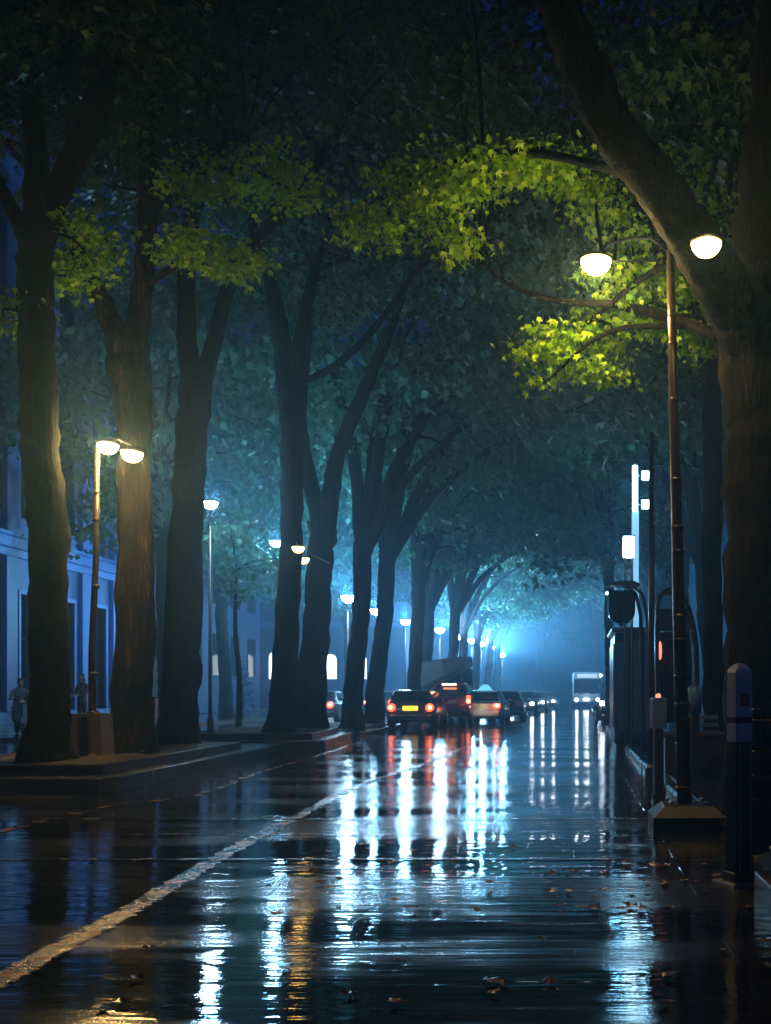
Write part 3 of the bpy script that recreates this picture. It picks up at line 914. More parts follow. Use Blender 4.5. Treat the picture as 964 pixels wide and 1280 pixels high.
MB().tube([q(838, 316), q(815, 297), q(785, 298), q(760, 305), (b1[0], 0, b1[2] + .04)], .017, 8).build('arm', M['black_metal'], root, smooth=True)
MB().tube([q(838, 322), q(820, 326), q(790, 327), q(765, 326), (b1[0] + .1, 0, b1[2] + .01)], .010, 8).build('arm', M['black_metal'], root, smooth=True)
MB().tube([q(838, 318), tuple(W(846, 298, 10.1) - p0), tuple(W(868, 289, 9.4) - p0), (b2[0], b2[1], b2[2] + .05)], .016, 8).build('arm', M['black_metal'], root, smooth=True)
bowl(root, b1, 'warm', 150, WARM, back=.20)
bowl(root, b2, 'warm_soft', 4, WARM, .88)
pl = thing('lamp_plinth', (p0.x + .02, 10.3, 0), 'dark sloping stone plinth under the leaning right-hand lamp', 'plinth')
MB().loft([[(a * s, b * s, z) for a, b in ((-1, -1), (1, -1), (1, 1), (-1, 1))] for s, z in ((.36, -.05), (.355, .13), (.34, .14), (.25, .215), (.235, .232))]).build('stone_block', simple('black_stone', (.012, .011, .011), .6, bump=.4, scale=4), pl)
for a_, b_ in ((-.17, -.17), (.17, -.17), (.17, .17), (-.17, .17)):
    MB().lathe([(.022, 0), (.022, .03), (.012, .045)], (a_, b_, .23), 8).build('bolt', M['steel'], pl)

# cool lamps down the left row
CL = [(263, 628, 24.0, 'nearest white cup lamp on a slim post, beside the third trunk'),
      (345, 677, 28.9, 'second white cup lamp on a slim post, left of the amber lanterns'),
      (435, 749, 43.5, 'white lamp on a post between the forked trunk and the leaning trunks'),
      (470, 765, 51.0, 'white lamp directly above the left roof edge of the dark estate car'),
      (507, 778, 59.0, 'white lamp above the right side of the dark estate car'),
      (550, 789, 68.0, 'white lamp over the tilted truck bed'),
      (573, 797, 77.0, 'white lamp above the red car, left of a tight lamp cluster'),
      (590, 802, 84.0, 'white lamp above the taxi roof sign'),
      (602, 806, 91.0, 'white lamp over the right side of the taxi'),
      (614, 811, 99.0, 'white lamp above the dark car, second last in the lamp run'),
      (628, 820, 117.0, 'farthest white lamp, last glare at the end of the lamp run')]
for i, (x, y, d, lb) in enumerate(CL):
    top = W(x, y, d)
    z0 = .22 if d < 24.5 else .1 if d < 50 else 0
    root = thing('street_lamp', (top.x, d, z0), lb, 'street lamp', 'street lamps')
    Hh = top.z - z0 - .17
    s = 1.0 if d < 40 else 1.7 if d < 60 else 2.0  # far bowls drawn oversized to stand in for lamp glare
    MB().tube([(0, 0, -.02), (0, 0, .5), (0, 0, .52), (0, 0, Hh - .2)], [.085, .075, .05, .034], 12).build('pole', M['black_metal'], root, smooth=True)
    MB().lathe([(.04, 0), (.07, .02), (.07, .05), (.03, .12), (.045, .16), (.07, .19)], (0, 0, Hh - .22), 12).build('collar', M['black_metal'], root, smooth=True)
    bowl(root, (0, 0, Hh + .17 * s), 'cool', 170 if d < 40 else 380 if d < 50 else 520 if d < 80 else 2400, COOL, s * 1.08, up=True, cap=False)
    # added spots at the cups brighten the leaves, the mist and the facade
    ld = bpy.data.lights.new('lamp_uplight', 'SPOT'); ld.energy = 380 if d < 40 else 4200 if d < 60 else 9000 if d < 80 else 15000
    ld.color = COOL if d < 60 else (.34, .68, 1.0); ld.spot_size = R(168); ld.spot_blend = .35; ld.shadow_soft_size = .12
    lo = bpy.data.objects.new('lamp_uplight', ld); lo.location = (0, 0, Hh + .17 * s + .12); lo.rotation_euler = (PI, R(-14 if d < 40 else -38 if d < 65 else 42), 0)
    link(lo, root)

# amber lanterns on trunks
for x, y, d, lb, tx in ((373, 684, 23.7, 'upper amber lantern bracketed to the slim trunk', 366), (379.5, 698, 25.2, 'lower amber lantern hanging just left of the wide forked trunk', 395)):
    p = W(x, y, d)
    root = thing('tree_lantern', p, lb, 'lantern', 'amber lanterns between two trunks')
    ax = (tx - x) / F * d
    MB().tube([(0, 0, .05), (ax * .5, .1, .12), (ax, .35 if tx < x else 1.4, .05)], .014, 8).build('bracket', M['black_metal'], root, smooth=True)
    bowl(root, (0, 0, 0), 'amber_glass', 7, (1, .6, .15), .95)


# ------------------------------------------------------------------ buildings
def facade():
    x0 = -21.2
    root = thing('stone_building', (x0, 45, .12), 'pale stone civic building with tall recessed openings, glowing blue at the left edge', 'building')
    Y0, Y1, HH = -18.0, 12.0, 22.0      # own space: y from -18 to 12 (27 .. 57 m)
    bays = [Y0 + 3.0 * k for k in range(11)]
    wall = MB()
    # piers between openings; openings 1.3 wide in each 3 m bay
    low = (0.15, 5.0); up = (7.9, 13.6); top = (15.2, 19.5)
    for k in range(10):
        a, b = bays[k], bays[k + 1]
        o0, o1 = a + .85, a + 2.15
        wall.box(-3, 0, a, o0, 0, HH); wall.box(-3, 0, o1, b, 0, HH)
        zs = [0, low[0], low[1], up[0], up[1], top[0], top[1], HH]
        for i in range(0, 8, 2):
            wall.box(-3, 0, o0, o1, zs[i], zs[i + 1])
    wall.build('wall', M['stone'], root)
    cz = MB()
    for z0, z1, d in ((6.35, 6.65, .16), (6.65, 7.05, .34), (7.05, 7.2, .46)):
        cz.box(.002, d, Y0, Y1, z0, z1, .01)
    cz.build('cornice', M['stone_plain'], root)
    cz = MB()
    for z0, z1, d in ((20.6, 21.0, .25), (21.0, 21.5, .5)):
        cz.box(.002, d, Y0, Y1, z0, z1, .01)
    cz.build('roof_cornice', M['stone_plain'], root)
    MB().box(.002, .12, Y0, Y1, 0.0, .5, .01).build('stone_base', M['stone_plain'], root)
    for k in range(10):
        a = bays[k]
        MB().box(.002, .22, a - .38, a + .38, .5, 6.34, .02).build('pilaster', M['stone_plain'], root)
        MB().box(.002, .26, a - .42, a + .42, 7.21, 20.58, .02).build('pilaster', M['stone_plain'], root)
        for zz in (low, up, top):
            f = MB()
            o0, o1 = a + .85, a + 2.15
            f.box(-.3, .1, o0 - .16, o0, zz[0], zz[1] + .16, .01); f.box(-.3, .1, o1, o1 + .16, zz[0], zz[1] + .16, .01)
            f.box(-.3, .11, o0, o1, zz[1], zz[1] + .16, .01)
            if zz is not low:
                f.box(-.3, .14, o0 - .2, o1 + .2, zz[0] - .18, zz[0], .01)
            nm = 'doorway' if zz is low else 'window'
            fo = f.build(nm, M['stone_plain'], root)
            MB().box(-.55, -.45, o0, o1, zz[0], zz[1]).build('pane', M['dark_glass'], fo)
            g = MB()
            g.box(-.45, -.38, (o0 + o1) / 2 - .04, (o0 + o1) / 2 + .04, zz[0], zz[1])
            for t in (.33, .66):
                z = zz[0] + (zz[1] - zz[0]) * t
                g.box(-.45, -.385, o0, o1, z - .04, z + .04)
            g.build('glazing_bar', M['black_metal'], fo)


facade()


def shop():
    root = thing('arched_shop', (-23, 88, 0), 'far hazy shop front with brightly lit arched windows behind the trunks', 'building')
    w_ = MB().box(-9, 9, .0, 8, 0, 9, .02); w_.build('wall', M['stone'], root)
    MB().box(-9.2, 9.2, -.3, .0, 6.9, 7.3, .02).build('cornice', M['stone_plain'], root)
    g = random.Random(2)
    for i, (x, wd, h) in enumerate(((-6.0, .6, 3.0), (-4.4, 1.0, 3.9), (-2.1, 1.7, 4.0), (.5, 1.3, 3.6), (2.6, 1.6, 3.8), (5.2, 1.4, 3.8))):
        wd *= .62; h += .3
        P = [(x - wd / 2, 2.5), (x + wd / 2, 2.5), (x + wd / 2, h)]
        for k in range(1, 8):
            a = PI * k / 8
            P.append((x + wd / 2 * math.cos(a), h + wd / 2 * math.sin(a)))
        P.append((x - wd / 2, h))
        MB().loft([[(a, -.06, b) for a, b in P], [(a, -.02, b) for a, b in P]]).build('arched_window', M['shop'] if i % 3 else M['shop_warm'], root)
    point('shop_light', (-1, -2.5, 3), 60, (.75, .9, 1), root, .5)


shop()
far = thing('hazy_building', (-30, 64, 0), 'tall plain building block behind the facade, hidden by foliage and mist', 'building')
fb = MB().box(-8, 6, 0, 16, 0, 17); fb.build('wall', M['stone'], far)
for i in range(4):
    for j in range(3):
        MB().box(6.002, 6.06, 1.5 + i * 3.8, 3.3 + i * 3.8, 2.5 + j * 4.8, 5.3 + j * 4.8).build('window', M['dark_glass'], far)

# banner and red bin near the facade
p = G(199, 905, .12)
bn = thing('feather_banner', (p.x, p.y, .12), 'pale curved banner standing between the second and third trunks', 'banner')
MB().lathe([(.28, 0), (.28, .05), (.03, .09)], (0, 0, 0), 14).build('foot', M['black_metal'], bn)
MB().tube([(0, 0, .05), (0, 0, 2.5), (-.1, 0, 3.2)], .02, 8).build('pole', M['steel'], bn)
pr = [(-.03, .9), (-.45, 1.0), (-.5, 1.6), (-.42, 2.2), (-.3, 2.8), (-.14, 3.2), (-.05, 2.4)]
MB().loft([[(x, -.012, z) for x, z in pr], [(x, .012, z) for x, z in pr]]).build('cloth', simple('pale_cloth', (.6, .65, .7), .6), bn)
p = G(203, 906, .12)
rb = thing('red_box', (p.x, p.y - 1.2, .12), 'red cabinet on the far pavement showing left of the third trunk', 'cabinet')
MB().box(-.32, .32, -.25, .25, .06, 1.0, .03).build('cabinet_body', M['red_paint'], rb)
MB().box(-.36, .36, -.29, .29, 1.0, 1.06, .02).build('lid', M['black_metal'], rb)
MB().box(-.3, .3, -.23, .23, 0, .06).build('foot', M['black_metal'], rb)


# ------------------------------------------------------------------ vehicles
def ring(hw, z0, z1, y):
    pr = [(-1, .28), (-.97, .08), (-.86, 0), (.86, 0), (.97, .08), (1, .28), (1, .58), (.975, .80), (.90, .95), (.72, 1), (-.72, 1), (-.90, .95), (-.975, .80), (-1, .58)]
    return [(a * hw, y, z0 + b * (z1 - z0)) for a, b in pr]


def wheel(root, x, y, r):
    w_ = MB().lathe([(r * .62, -.10), (r * .93, -.105), (r, -.07), (r, .07), (r * .93, .105), (r * .62, .10)], (0, 0, 0), 24, 'X').build('wheel', M['rubber'], root, smooth=True, loc=(x, y, r))
    s = 1 if x > 0 else -1
    MB().lathe([(.01, .02 * s), (r * .2, .03 * s), (r * .3, .0), (r * .58, .03 * s), (r * .64, .108 * s), (r * .60, .112 * s)], (0, 0, 0), 18, 'X').build('rim', M['rim'], w_)


def car(label, loc, rz, kind, paint, brake=True, lit_plate=False, taxi=False, head=False, power=0.0):
    root = thing('car', loc, label, 'car', 'cars queuing on the wet street', rz)
    pm = simple(kind + '_paint', paint, .22, spec=.7, vary=.06)
    suv = kind == 'suv'; hatch = kind in ('estate', 'suv')
    Ln = 4.5; hh = .18 if suv else 0
    zb = .26 + hh * .6; zs = .93 + hh
    st = [(0, .70, zb + .16, zs - .20), (.05, .80, zb + .06, zs - .10), (.20, .865, zb, zs - .02), (.6, .895, zb - .02, zs), (1.5, .905, zb - .03, zs + .01), (2.7, .905, zb - .03, zs), (3.3, .89, zb - .02, zs - .04), (3.9, .86, zb, zs - .13), (4.3, .80, zb + .05, zs - .22), (4.5, .66, zb + .12, zs - .36)]
    b = MB().loft([ring(hw, z0, z1, y) for y, hw, z0, z1 in st])
    soften(b.build('body', pm, root, smooth=True), .01, 1)
    zt = 1.44 + hh * 1.6
    if hatch:
        cs_ = [(.12, .03), (.22, .40), (.42, .93), (.9, 1), (2.0, .99), (2.5, .90), (3.15, .30), (3.4, .03)]
    else:
        cs_ = [(.72, .03), (.95, .35), (1.42, .95), (1.75, 1), (2.3, .98), (2.65, .88), (3.2, .30), (3.45, .03)]
    rings = []
    for y, t in cs_:
        z1 = zs - .03 + t * (zt - zs + .03)
        hb_, ht = .82, .82 - .20 * t
        r_ = .05 * min(1, t * 2) + .004
        rings.append([(-hb_, y, zs - .06), (hb_, y, zs - .06), (ht, y, z1 - r_), (ht - r_ * 1.6, y, z1), (-ht + r_ * 1.6, y, z1), (-ht, y, z1 - r_)])
    MB().loft(rings).build('cabin', pm, root, smooth=False)

    def on(y, z):  # half width of cabin skin at height z
        return .82 - .20 * max(0, min(1, (z - zs + .03) / (zt - zs + .03)))
    ya, yb = (.135, .40) if hatch else (.80, 1.36)
    za, zbb = zs + .06, zt - .09
    n_ = Vector((0, -(zbb - za), (yb - ya))).normalized() * .012

    def ypos(z):
        t = (z - zs + .03) / (zt - zs + .03)
        for (y0, t0), (y1, t1) in zip(cs_, cs_[1:]):
            if t0 <= t <= t1:
                return y0 + (y1 - y0) * (t - t0) / (t1 - t0)
        return cs_[2][0]
    zz = [za, (za + zbb) / 2, zbb]
    gl = MB(); vs_ = []
    for z in zz:
        vs_ += [(-on(0, z) + .10, ypos(z) - .02, z + .006), (on(0, z) - .10, ypos(z) - .02, z + .006)]
    gl.add(vs_, [(0, 1, 3, 2), (2, 3, 5, 4)]).build('rear_window', M['dark_glass'], root)

    def yfront(z):
        t = (z - zs + .03) / (zt - zs + .03)
        for (y0, t0), (y1, t1) in zip(cs_[::-1], cs_[::-1][1:]):
            if t0 <= t <= t1:
                return y0 + (y1 - y0) * (t - t0) / (t1 - t0)
        return cs_[-4][0]
    vs_ = []
    for z in zz:
        vs_ += [(-on(0, z) + .09, yfront(z) + .02, z + .006), (on(0, z) - .09, yfront(z) + .02, z + .006)]
    MB().add(vs_, [(1, 0, 2, 3), (3, 2, 4, 5)]).build('windscreen', M['dark_glass'], root)
    for s in (-1, 1):
        for y0, y1 in (((.5, 1.3), (1.38, 2.55)) if hatch else ((1.45, 1.95), (2.03, 2.62))):
            vs_ = [(s * (on(0, za) + .006), y0 - .1, za), (s * (on(0, za) + .006), y1 + .12, za), (s * (on(0, zbb) + .006), y1, zbb), (s * (on(0, zbb) + .006), y0 + .05, zbb)]
            MB().add(vs_, [(0, 1, 2, 3)]).build('side_window', M['dark_glass'], root)
        MB().box(s * .93 - .08, s * .93 + .08, 2.75, 2.87, zs + .02, zs + .15, .03).build('mirror', pm, root)
    # rear fittings
    soften(MB().box(-.80, .80, -.07, .12, zb + .10, zb + .30, .04).build('bumper', pm if not suv else M['black_metal'], root), .02)
    zl = zs - .17
    for s in (-1, 1):
        if suv:
            f = MB().box(s * .79 - .09, s * .79 + .09, -.02, .12, zl - .05, zl + .28, .03)
        elif taxi:
            f = MB().box(s * .68 - .16, s * .68 + .16, -.035, .10, zl - .04, zl + .13, .03)
        else:
            f = MB().lathe([(.01, -.05), (.10, -.045), (.14, -.02), (.15, .10)], (s * .68, 0.0, zl + .04), 18, 'Y')
        t_ = f.build('tail_light', M['tail'] if brake and not head else M['red_paint'], root)
        if brake and not head:
            MB().lathe([(.01, -.03), (.045, -.025), (.06, 0)], (s * (.79 if suv else .70), -.045, zl + .05), 14, 'Y').build('bulb', M['tail_core'], t_)
    MB().box(-.27, .27, -.045, .01, zl - .06, zl + .10, .01).build('number_plate', M['plate'] if lit_plate else simple('plate_pale', (.5, .45, .3), .4), root)
    if suv:
        MB().box(-.28, .28, .16, .24, zt - .10, zt - .03, .02).build('brake_light', M['tail_core'], root)
    if taxi:
        MB().box(-.50, .50, -.04, .02, zl - .10, zl + .13, .01).build('boot_panel', simple('cream_panel', (.75, .6, .42), .3), root)
        MB().loft([[(-.32, 1.7, zt + .0), (.32, 1.7, zt), (.32, 2.0, zt), (-.32, 2.0, zt)], [(-.1, 1.8, zt + .24), (.1, 1.8, zt + .24), (.1, 1.9, zt + .24), (-.1, 1.9, zt + .24)]]).build('roof_sign', M['taxi_sign'], root)
    if taxi:
        point('plate_lamp', (.1, -.55, zl + .05), 7, (1, .82, .55), root, .05)  # added fill light behind the car, brightens the boot panel
    # front fittings
    for s in (-1, 1):
        MB().lathe([(.13, -.08), (.13, .02), (.08, .06), (.01, .07)], (s * .58, 4.36, zs - .28), 16, 'Y').build('headlight', M['head'] if head else M['rim'], root)
    soften(MB().box(-.5, .5, 4.4, 4.52, zb + .10, zb + .26, .02).build('grille', M['black_metal'], root), .01)
    r = .33 + hh * .2
    for y in (.85, 3.55):
        for s in (-1, 1):
            wheel(root, s * .80, y, r)
    if power:
        for s in (-.6, .6):
            point('beam', (s, 4.7 if head else -.25, zl), power, (.8, .9, 1) if head else (1, .1, .04), root, .06)
    return root


car('dark estate car with round tail lights and a yellow number plate', (-5.75, 37.0, 0), 0, 'estate', (.05, .055, .085), lit_plate=True, power=1.0)
car('dark red high car with a roof brake light, between the estate and the taxi', (-4.92, 41.5, 0), 0, 'suv', (.16, .025, .03), power=1.0)
car('silver taxi with cream boot panel and a blue roof sign', (-3.75, 42.5, 0), -.03, 'taxi', (.72, .72, .76), taxi=True, power=1.0)
car('dark car ahead of the taxi, half hidden by its right side', (-3.25, 50.0, 0), 0, 'estate', (.03, .04, .07), brake=False)
car('oncoming car with bright headlights nearest to the dark car', (-2.95, 66.0, 0), PI, 'oncoming', (.12, .13, .16), head=True, power=5)
car('oncoming car with bright headlights, middle of the three oncoming', (-2.6, 76.0, 0), PI, 'oncoming', (.3, .3, .32), head=True, power=5)
car('oncoming car with headlights farthest right of the three oncoming', (-2.0, 84.0, 0), PI, 'oncoming', (.1, .1, .12), head=True, power=5)
car('car with red brake lights on the side road behind the two planter trunks', (-11.15, 45.0, 0), 0, 'hatch', (.10, .12, .16), power=1.0)
car('car with one red light showing between leaning trunks behind the estate', (-10.8, 58.0, 0), 0, 'hatch', (.12, .10, .12), power=1.0)


def truck():
    root = thing('tipper_truck', (-6.2, 48.5, 0), 'truck with a raised tilted cargo bed behind the red car', 'truck')
    MB().box(-1.0, 1.0, 0, 5.5, .75, 1.0, .03).build('chassis', M['black_metal'], root)
    cb = MB()
    cb.loft([[(-1.05, 5.5, .8), (1.05, 5.5, .8), (1.05, 7.3, .8), (-1.05, 7.3, .8)], [(-1.05, 5.5, 1.7), (1.05, 5.5, 1.7), (1.05, 7.3, 1.7), (-1.05, 7.3, 1.7)], [(-.95, 5.6, 2.6), (.95, 5.6, 2.6), (.95, 6.9, 2.6), (-.95, 6.9, 2.6)]])
    soften(cb.build('cab', M['blue_dark'], root), .06)
    bed = MB()
    # tilted about the street axis: pale left flank, dark underside
    q0 = [(-1.0, 1.35), (1.15, 2.55), (1.05, 3.05), (-.95, 2.75)]
    bed.loft([[(x, .1, z) for x, z in q0], [(x, 5.0, z + .15) for x, z in q0]])
    soften(bed.build('cargo_bed', simple('dark_tarpaulin', (.05, .055, .065), .4), root), .04)
    MB().add([(-.9, .085, 1.55), (.25, .085, 2.2), (.1, .085, 2.86), (-.86, .085, 2.68)], [(0, 1, 2, 3)]).build('tail_board', simple('pale_tail_board', (.16, .18, .2), .4), root)
    MB().tube([(.9, 1.0, .95), (1.0, 1.0, 2.45)], .06, 8).build('lifting_ram', M['steel'], root)
    MB().tube([(-.9, 4.4, .95), (-.9, 4.4, 1.5)], .06, 8).build('lifting_ram', M['steel'], root)
    for y in (1.0, 2.1, 6.4):
        for s in (-1, 1):
            wheel(root, s * .92, y, .48)
    for s in (-1, 1):
        MB().box(s * .8 - .12, s * .8 + .12, -.05, 0, .8, .92, .01).build('tail_light', M['tail'], root)


truck()


def bus():
    root = thing('bus', (1.25, 85, 0), 'distant bus with glowing headlights emerging from the fog', 'bus')
    pm = simple('bus_paint', (.35, .4, .45), .3)
    soften(MB().box(-1.2, 1.2, 0, 10, .35, 3.0, .12).build('body', pm, root), .04)
    MB().box(-1.08, 1.08, -.03, .02, 1.25, 2.45, .02).build('windscreen', M['dark_glass'], root)
    MB().box(-.8, .8, -.05, .02, 2.55, 2.85, .02).build('route_panel', glow('dim_route_panel', (.8, .9, 1), .6), root)
    for s in (-1, 1):
        MB().lathe([(.01, -.06), (.10, -.05), (.13, 0)], (s * .85, 0, .75), 16, 'Y').build('headlight', M['head'], root)
        MB().box(s * 1.3 - .06, s * 1.3 + .06, -.25, -.05, 1.7, 2.2, .03).build('mirror', M['black_metal'], root)
    MB().box(-.30, .15, -.05, .01, .74, .84, .02).build('grille_light', M['head'], root)
    MB().lathe([(.01, -.05), (.09, -.04), (.1, 0)], (1.12, 0, 2.75), 12, 'Y').build('marker_light', M['head'], root)
    MB().box(-1.18, 1.18, -.08, .05, .35, .6, .03).build('bumper', M['black_metal'], root)
    for y in (2, 7.5):
        for s in (-1, 1):
            wheel(root, s * 1.08, y, .48)
    point('beam', (0, -.5, .8), 10, (.8, .92, 1), root, .1)


bus()


# ------------------------------------------------------------------ people
def person(label, loc, rz, joints, edges, cloth, hair, cap=None, trousers=(.02, .025, .04), seat=False):
    """joints: name -> ((x, y, z), radius); faces -y in its own space"""
    root = thing('person', loc, label, 'person', 'people on the far pavement', rz)
    names = list(joints)
    me = bpy.data.meshes.new('body')
    me.from_pydata([joints[k][0] for k in names], [(names.index(a), names.index(b)) for a, b in edges], [])
    o = link(bpy.data.objects.new('body', me), root)
    o.modifiers.new('skin', 'SKIN')
    for i, k in enumerate(names):
        r = joints[k][1]
        me.skin_vertices[0].data[i].radius = (r, r) if isinstance(r, float) else r
    me.skin_vertices[0].data[0].use_root = True
    ss = o.modifiers.new('sub', 'SUBSURF'); ss.levels = 2; ss.render_levels = 2
    for m in (simple('jacket', cloth, .6, bump=.2), simple('trousers', trousers, .6), simple('skin_tone', (.45, .28, .2), .5)):
        me.materials.append(m)
    # bake so that clothes can be told apart by height
    dg = bpy.context.evaluated_depsgraph_get()
    bm_ = bpy.data.meshes.new_from_object(o.evaluated_get(dg))
    o.modifiers.clear(); o.data = bm_
    hip = joints['hip'][0]; neck = joints['neck'][0]; hands = [joints[k][0] for k in joints if k.startswith('hand')]
    for p in bm_.polygons:
        c = p.center
        p.use_smooth = True
        if c.z > neck[2] + .0 and (Vector(c) - Vector(joints['head'][0])).length < .26:
            p.material_index = 2
        elif any((Vector(c) - Vector(h)).length < .09 for h in hands):
            p.material_index = 2
        elif c.z < hip[2] - .04 or (seat and c.y < hip[1] - .14 and c.z < hip[2] + .12):
            p.material_index = 1
        else:
            p.material_index = 0
    hd = Vector(joints['head'][0])
    # face
    f = MB()
    for s in (-1, 1):
        f.lathe([(.001, -.012), (.010, -.006), (.012, 0)], (hd.x + s * .032, hd.y - .090, hd.z + .01), 8, 'Y')
    f.box(hd.x - .025, hd.x + .025, hd.y - .092, hd.y - .08, hd.z - .055, hd.z - .047)
    f.build('face_details', simple('dark_features', (.03, .015, .012), .5), root)
    MB().loft([[(hd.x - .008, hd.y - .085, hd.z + .01), (hd.x + .008, hd.y - .085, hd.z + .01), (hd.x, hd.y - .09, hd.z + .015)], [(hd.x - .018, hd.y - .085, hd.z - .03), (hd.x + .018, hd.y - .085, hd.z - .03), (hd.x, hd.y - .118, hd.z - .03)]]).build('nose', me.materials[2], root)
    # hair: a cap of the head
    hm = MB(); rings = []
    for k in range(7):
        a = PI / 2 * k / 6.0
        z = hd.z - (.02 if hair != 'long' else .12) * (1 - k / 6) + .135 * math.sin(a)
        rr = .104 * math.cos(a * .97) + .004
        rings.append([(hd.x + rr * .92 * math.cos(t), hd.y + .022 + rr * (1.0 if math.sin(t) > 0 else (.62 + .2 * k / 6)) * math.sin(t), z) for t in [2 * PI * j / 16 for j in range(16)]])
    hm.loft(rings)
    hm.build('cap' if cap else 'hair', simple('hat_cloth', cap, .6) if cap else simple('black_hair', (.012, .01, .01), .4), root, smooth=True)
    if cap:
        MB().loft([[(hd.x + .075 * math.cos(t), hd.y - .08 + .10 * math.sin(t), hd.z + .055 + dz) for t in [2 * PI * j / 14 for j in range(14)]] for dz in (0, .014)]).build('cap_peak', simple('hat_cloth', cap, .6), root)
    # fingers
    for k in [k for k in joints if k.startswith('hand')]:
        h = Vector(joints[k][0]); e = Vector(joints['elbow' + k[4:]][0]); d = (h - e).normalized()
        sd = d.cross(Vector((0, 1, 0))); sd = sd.normalized() if sd.length > .1 else Vector((1, 0, 0))
        fm = MB()
        for q_, (off, ln_) in enumerate(((-.03, .07), (-.01, .082), (.01, .078), (.03, .062))):
            a_ = h + d * .02 + sd * off
            fm.tube([a_, a_ + d * ln_ * .5 + Vector((0, -.008, 0)), a_ + d * ln_ + Vector((0, -.025, 0))], [.0095, .009, .007], 6)
        a_ = h - d * .01 + sd * -.035
        fm.tube([a_, a_ + sd * -.025 + d * .02, a_ + sd * -.03 + d * .05], [.011, .010, .008], 6)
        fm.build('fingers', me.materials[2], root, smooth=True)
    return root


def standing(arm=0.0):
    J = {'hip': ((0, 0, .95), (.155, .11)), 'waist': ((0, .0, 1.10), (.14, .10)), 'chest': ((0, .0, 1.32), (.18, .12)), 'collar': ((0, .01, 1.47), (.10, .08)), 'neck': ((0, 0, 1.55), .055), 'chin': ((0, -.015, 1.61), (.07, .075)), 'head': ((0, -.01, 1.69), (.082, .098)), 'crown': ((0, 0, 1.76), (.06, .07))}
    E = [('hip', 'waist'), ('waist', 'chest'), ('chest', 'collar'), ('collar', 'neck'), ('neck', 'chin'), ('chin', 'head'), ('head', 'crown')]
    for s, n in ((-1, '_a'), (1, '_b')):
        J['shoulder' + n] = ((s * .19, .01, 1.43), .062); J['elbow' + n] = ((s * .25, .03 - arm * .1, 1.15), .045)
        J['hand' + n] = ((s * .22 * (1 - arm * .5), -.06 - arm * .25, .92 + arm * .2), .034)
        J['thigh' + n] = ((s * .10, 0, .85), .09); J['knee' + n] = ((s * .11, -.02, .49), .06); J['ankle' + n] = ((s * .12, .02, .09), .042); J['toe' + n] = ((s * .13, -.15, .04), .038)
        E += [('collar', 'shoulder' + n), ('shoulder' + n, 'elbow' + n), ('elbow' + n, 'hand' + n), ('hip', 'thigh' + n), ('thigh' + n, 'knee' + n), ('knee' + n, 'ankle' + n), ('ankle' + n, 'toe' + n)]
    return J, E


def seated():
    J = {'hip': ((0, .10, .80), (.16, .13)), 'waist': ((0, .06, .95), (.145, .11)), 'chest': ((0, -.06, 1.16), (.185, .13)), 'collar': ((0, -.12, 1.30), (.11, .085)), 'neck': ((0, -.16, 1.37), .055), 'chin': ((0, -.20, 1.42), (.07, .075)), 'head': ((0, -.22, 1.50), (.082, .098)), 'crown': ((0, -.20, 1.57), (.06, .07))}
    E = [('hip', 'waist'), ('waist', 'chest'), ('chest', 'collar'), ('collar', 'neck'), ('neck', 'chin'), ('chin', 'head'), ('head', 'crown')]
    for s, n in ((-1, '_a'), (1, '_b')):
        J['shoulder' + n] = ((s * .19, -.10, 1.26), .065); J['elbow' + n] = ((s * .27, -.25, 1.05), .048); J['hand' + n] = ((s * .27, -.50, 1.04), .036)
        J['thigh' + n] = ((s * .11, .02, .78), .095); J['knee' + n] = ((s * .17, -.38, .72), .068); J['ankle' + n] = ((s * .15, -.30, .33), .045); J['toe' + n] = ((s * .15, -.47, .30), .04)
        E += [('collar', 'shoulder' + n), ('shoulder' + n, 'elbow' + n), ('elbow' + n, 'hand' + n), ('hip', 'thigh' + n), ('thigh' + n, 'knee' + n), ('knee' + n, 'ankle' + n), ('ankle' + n, 'toe' + n)]
    return J, E


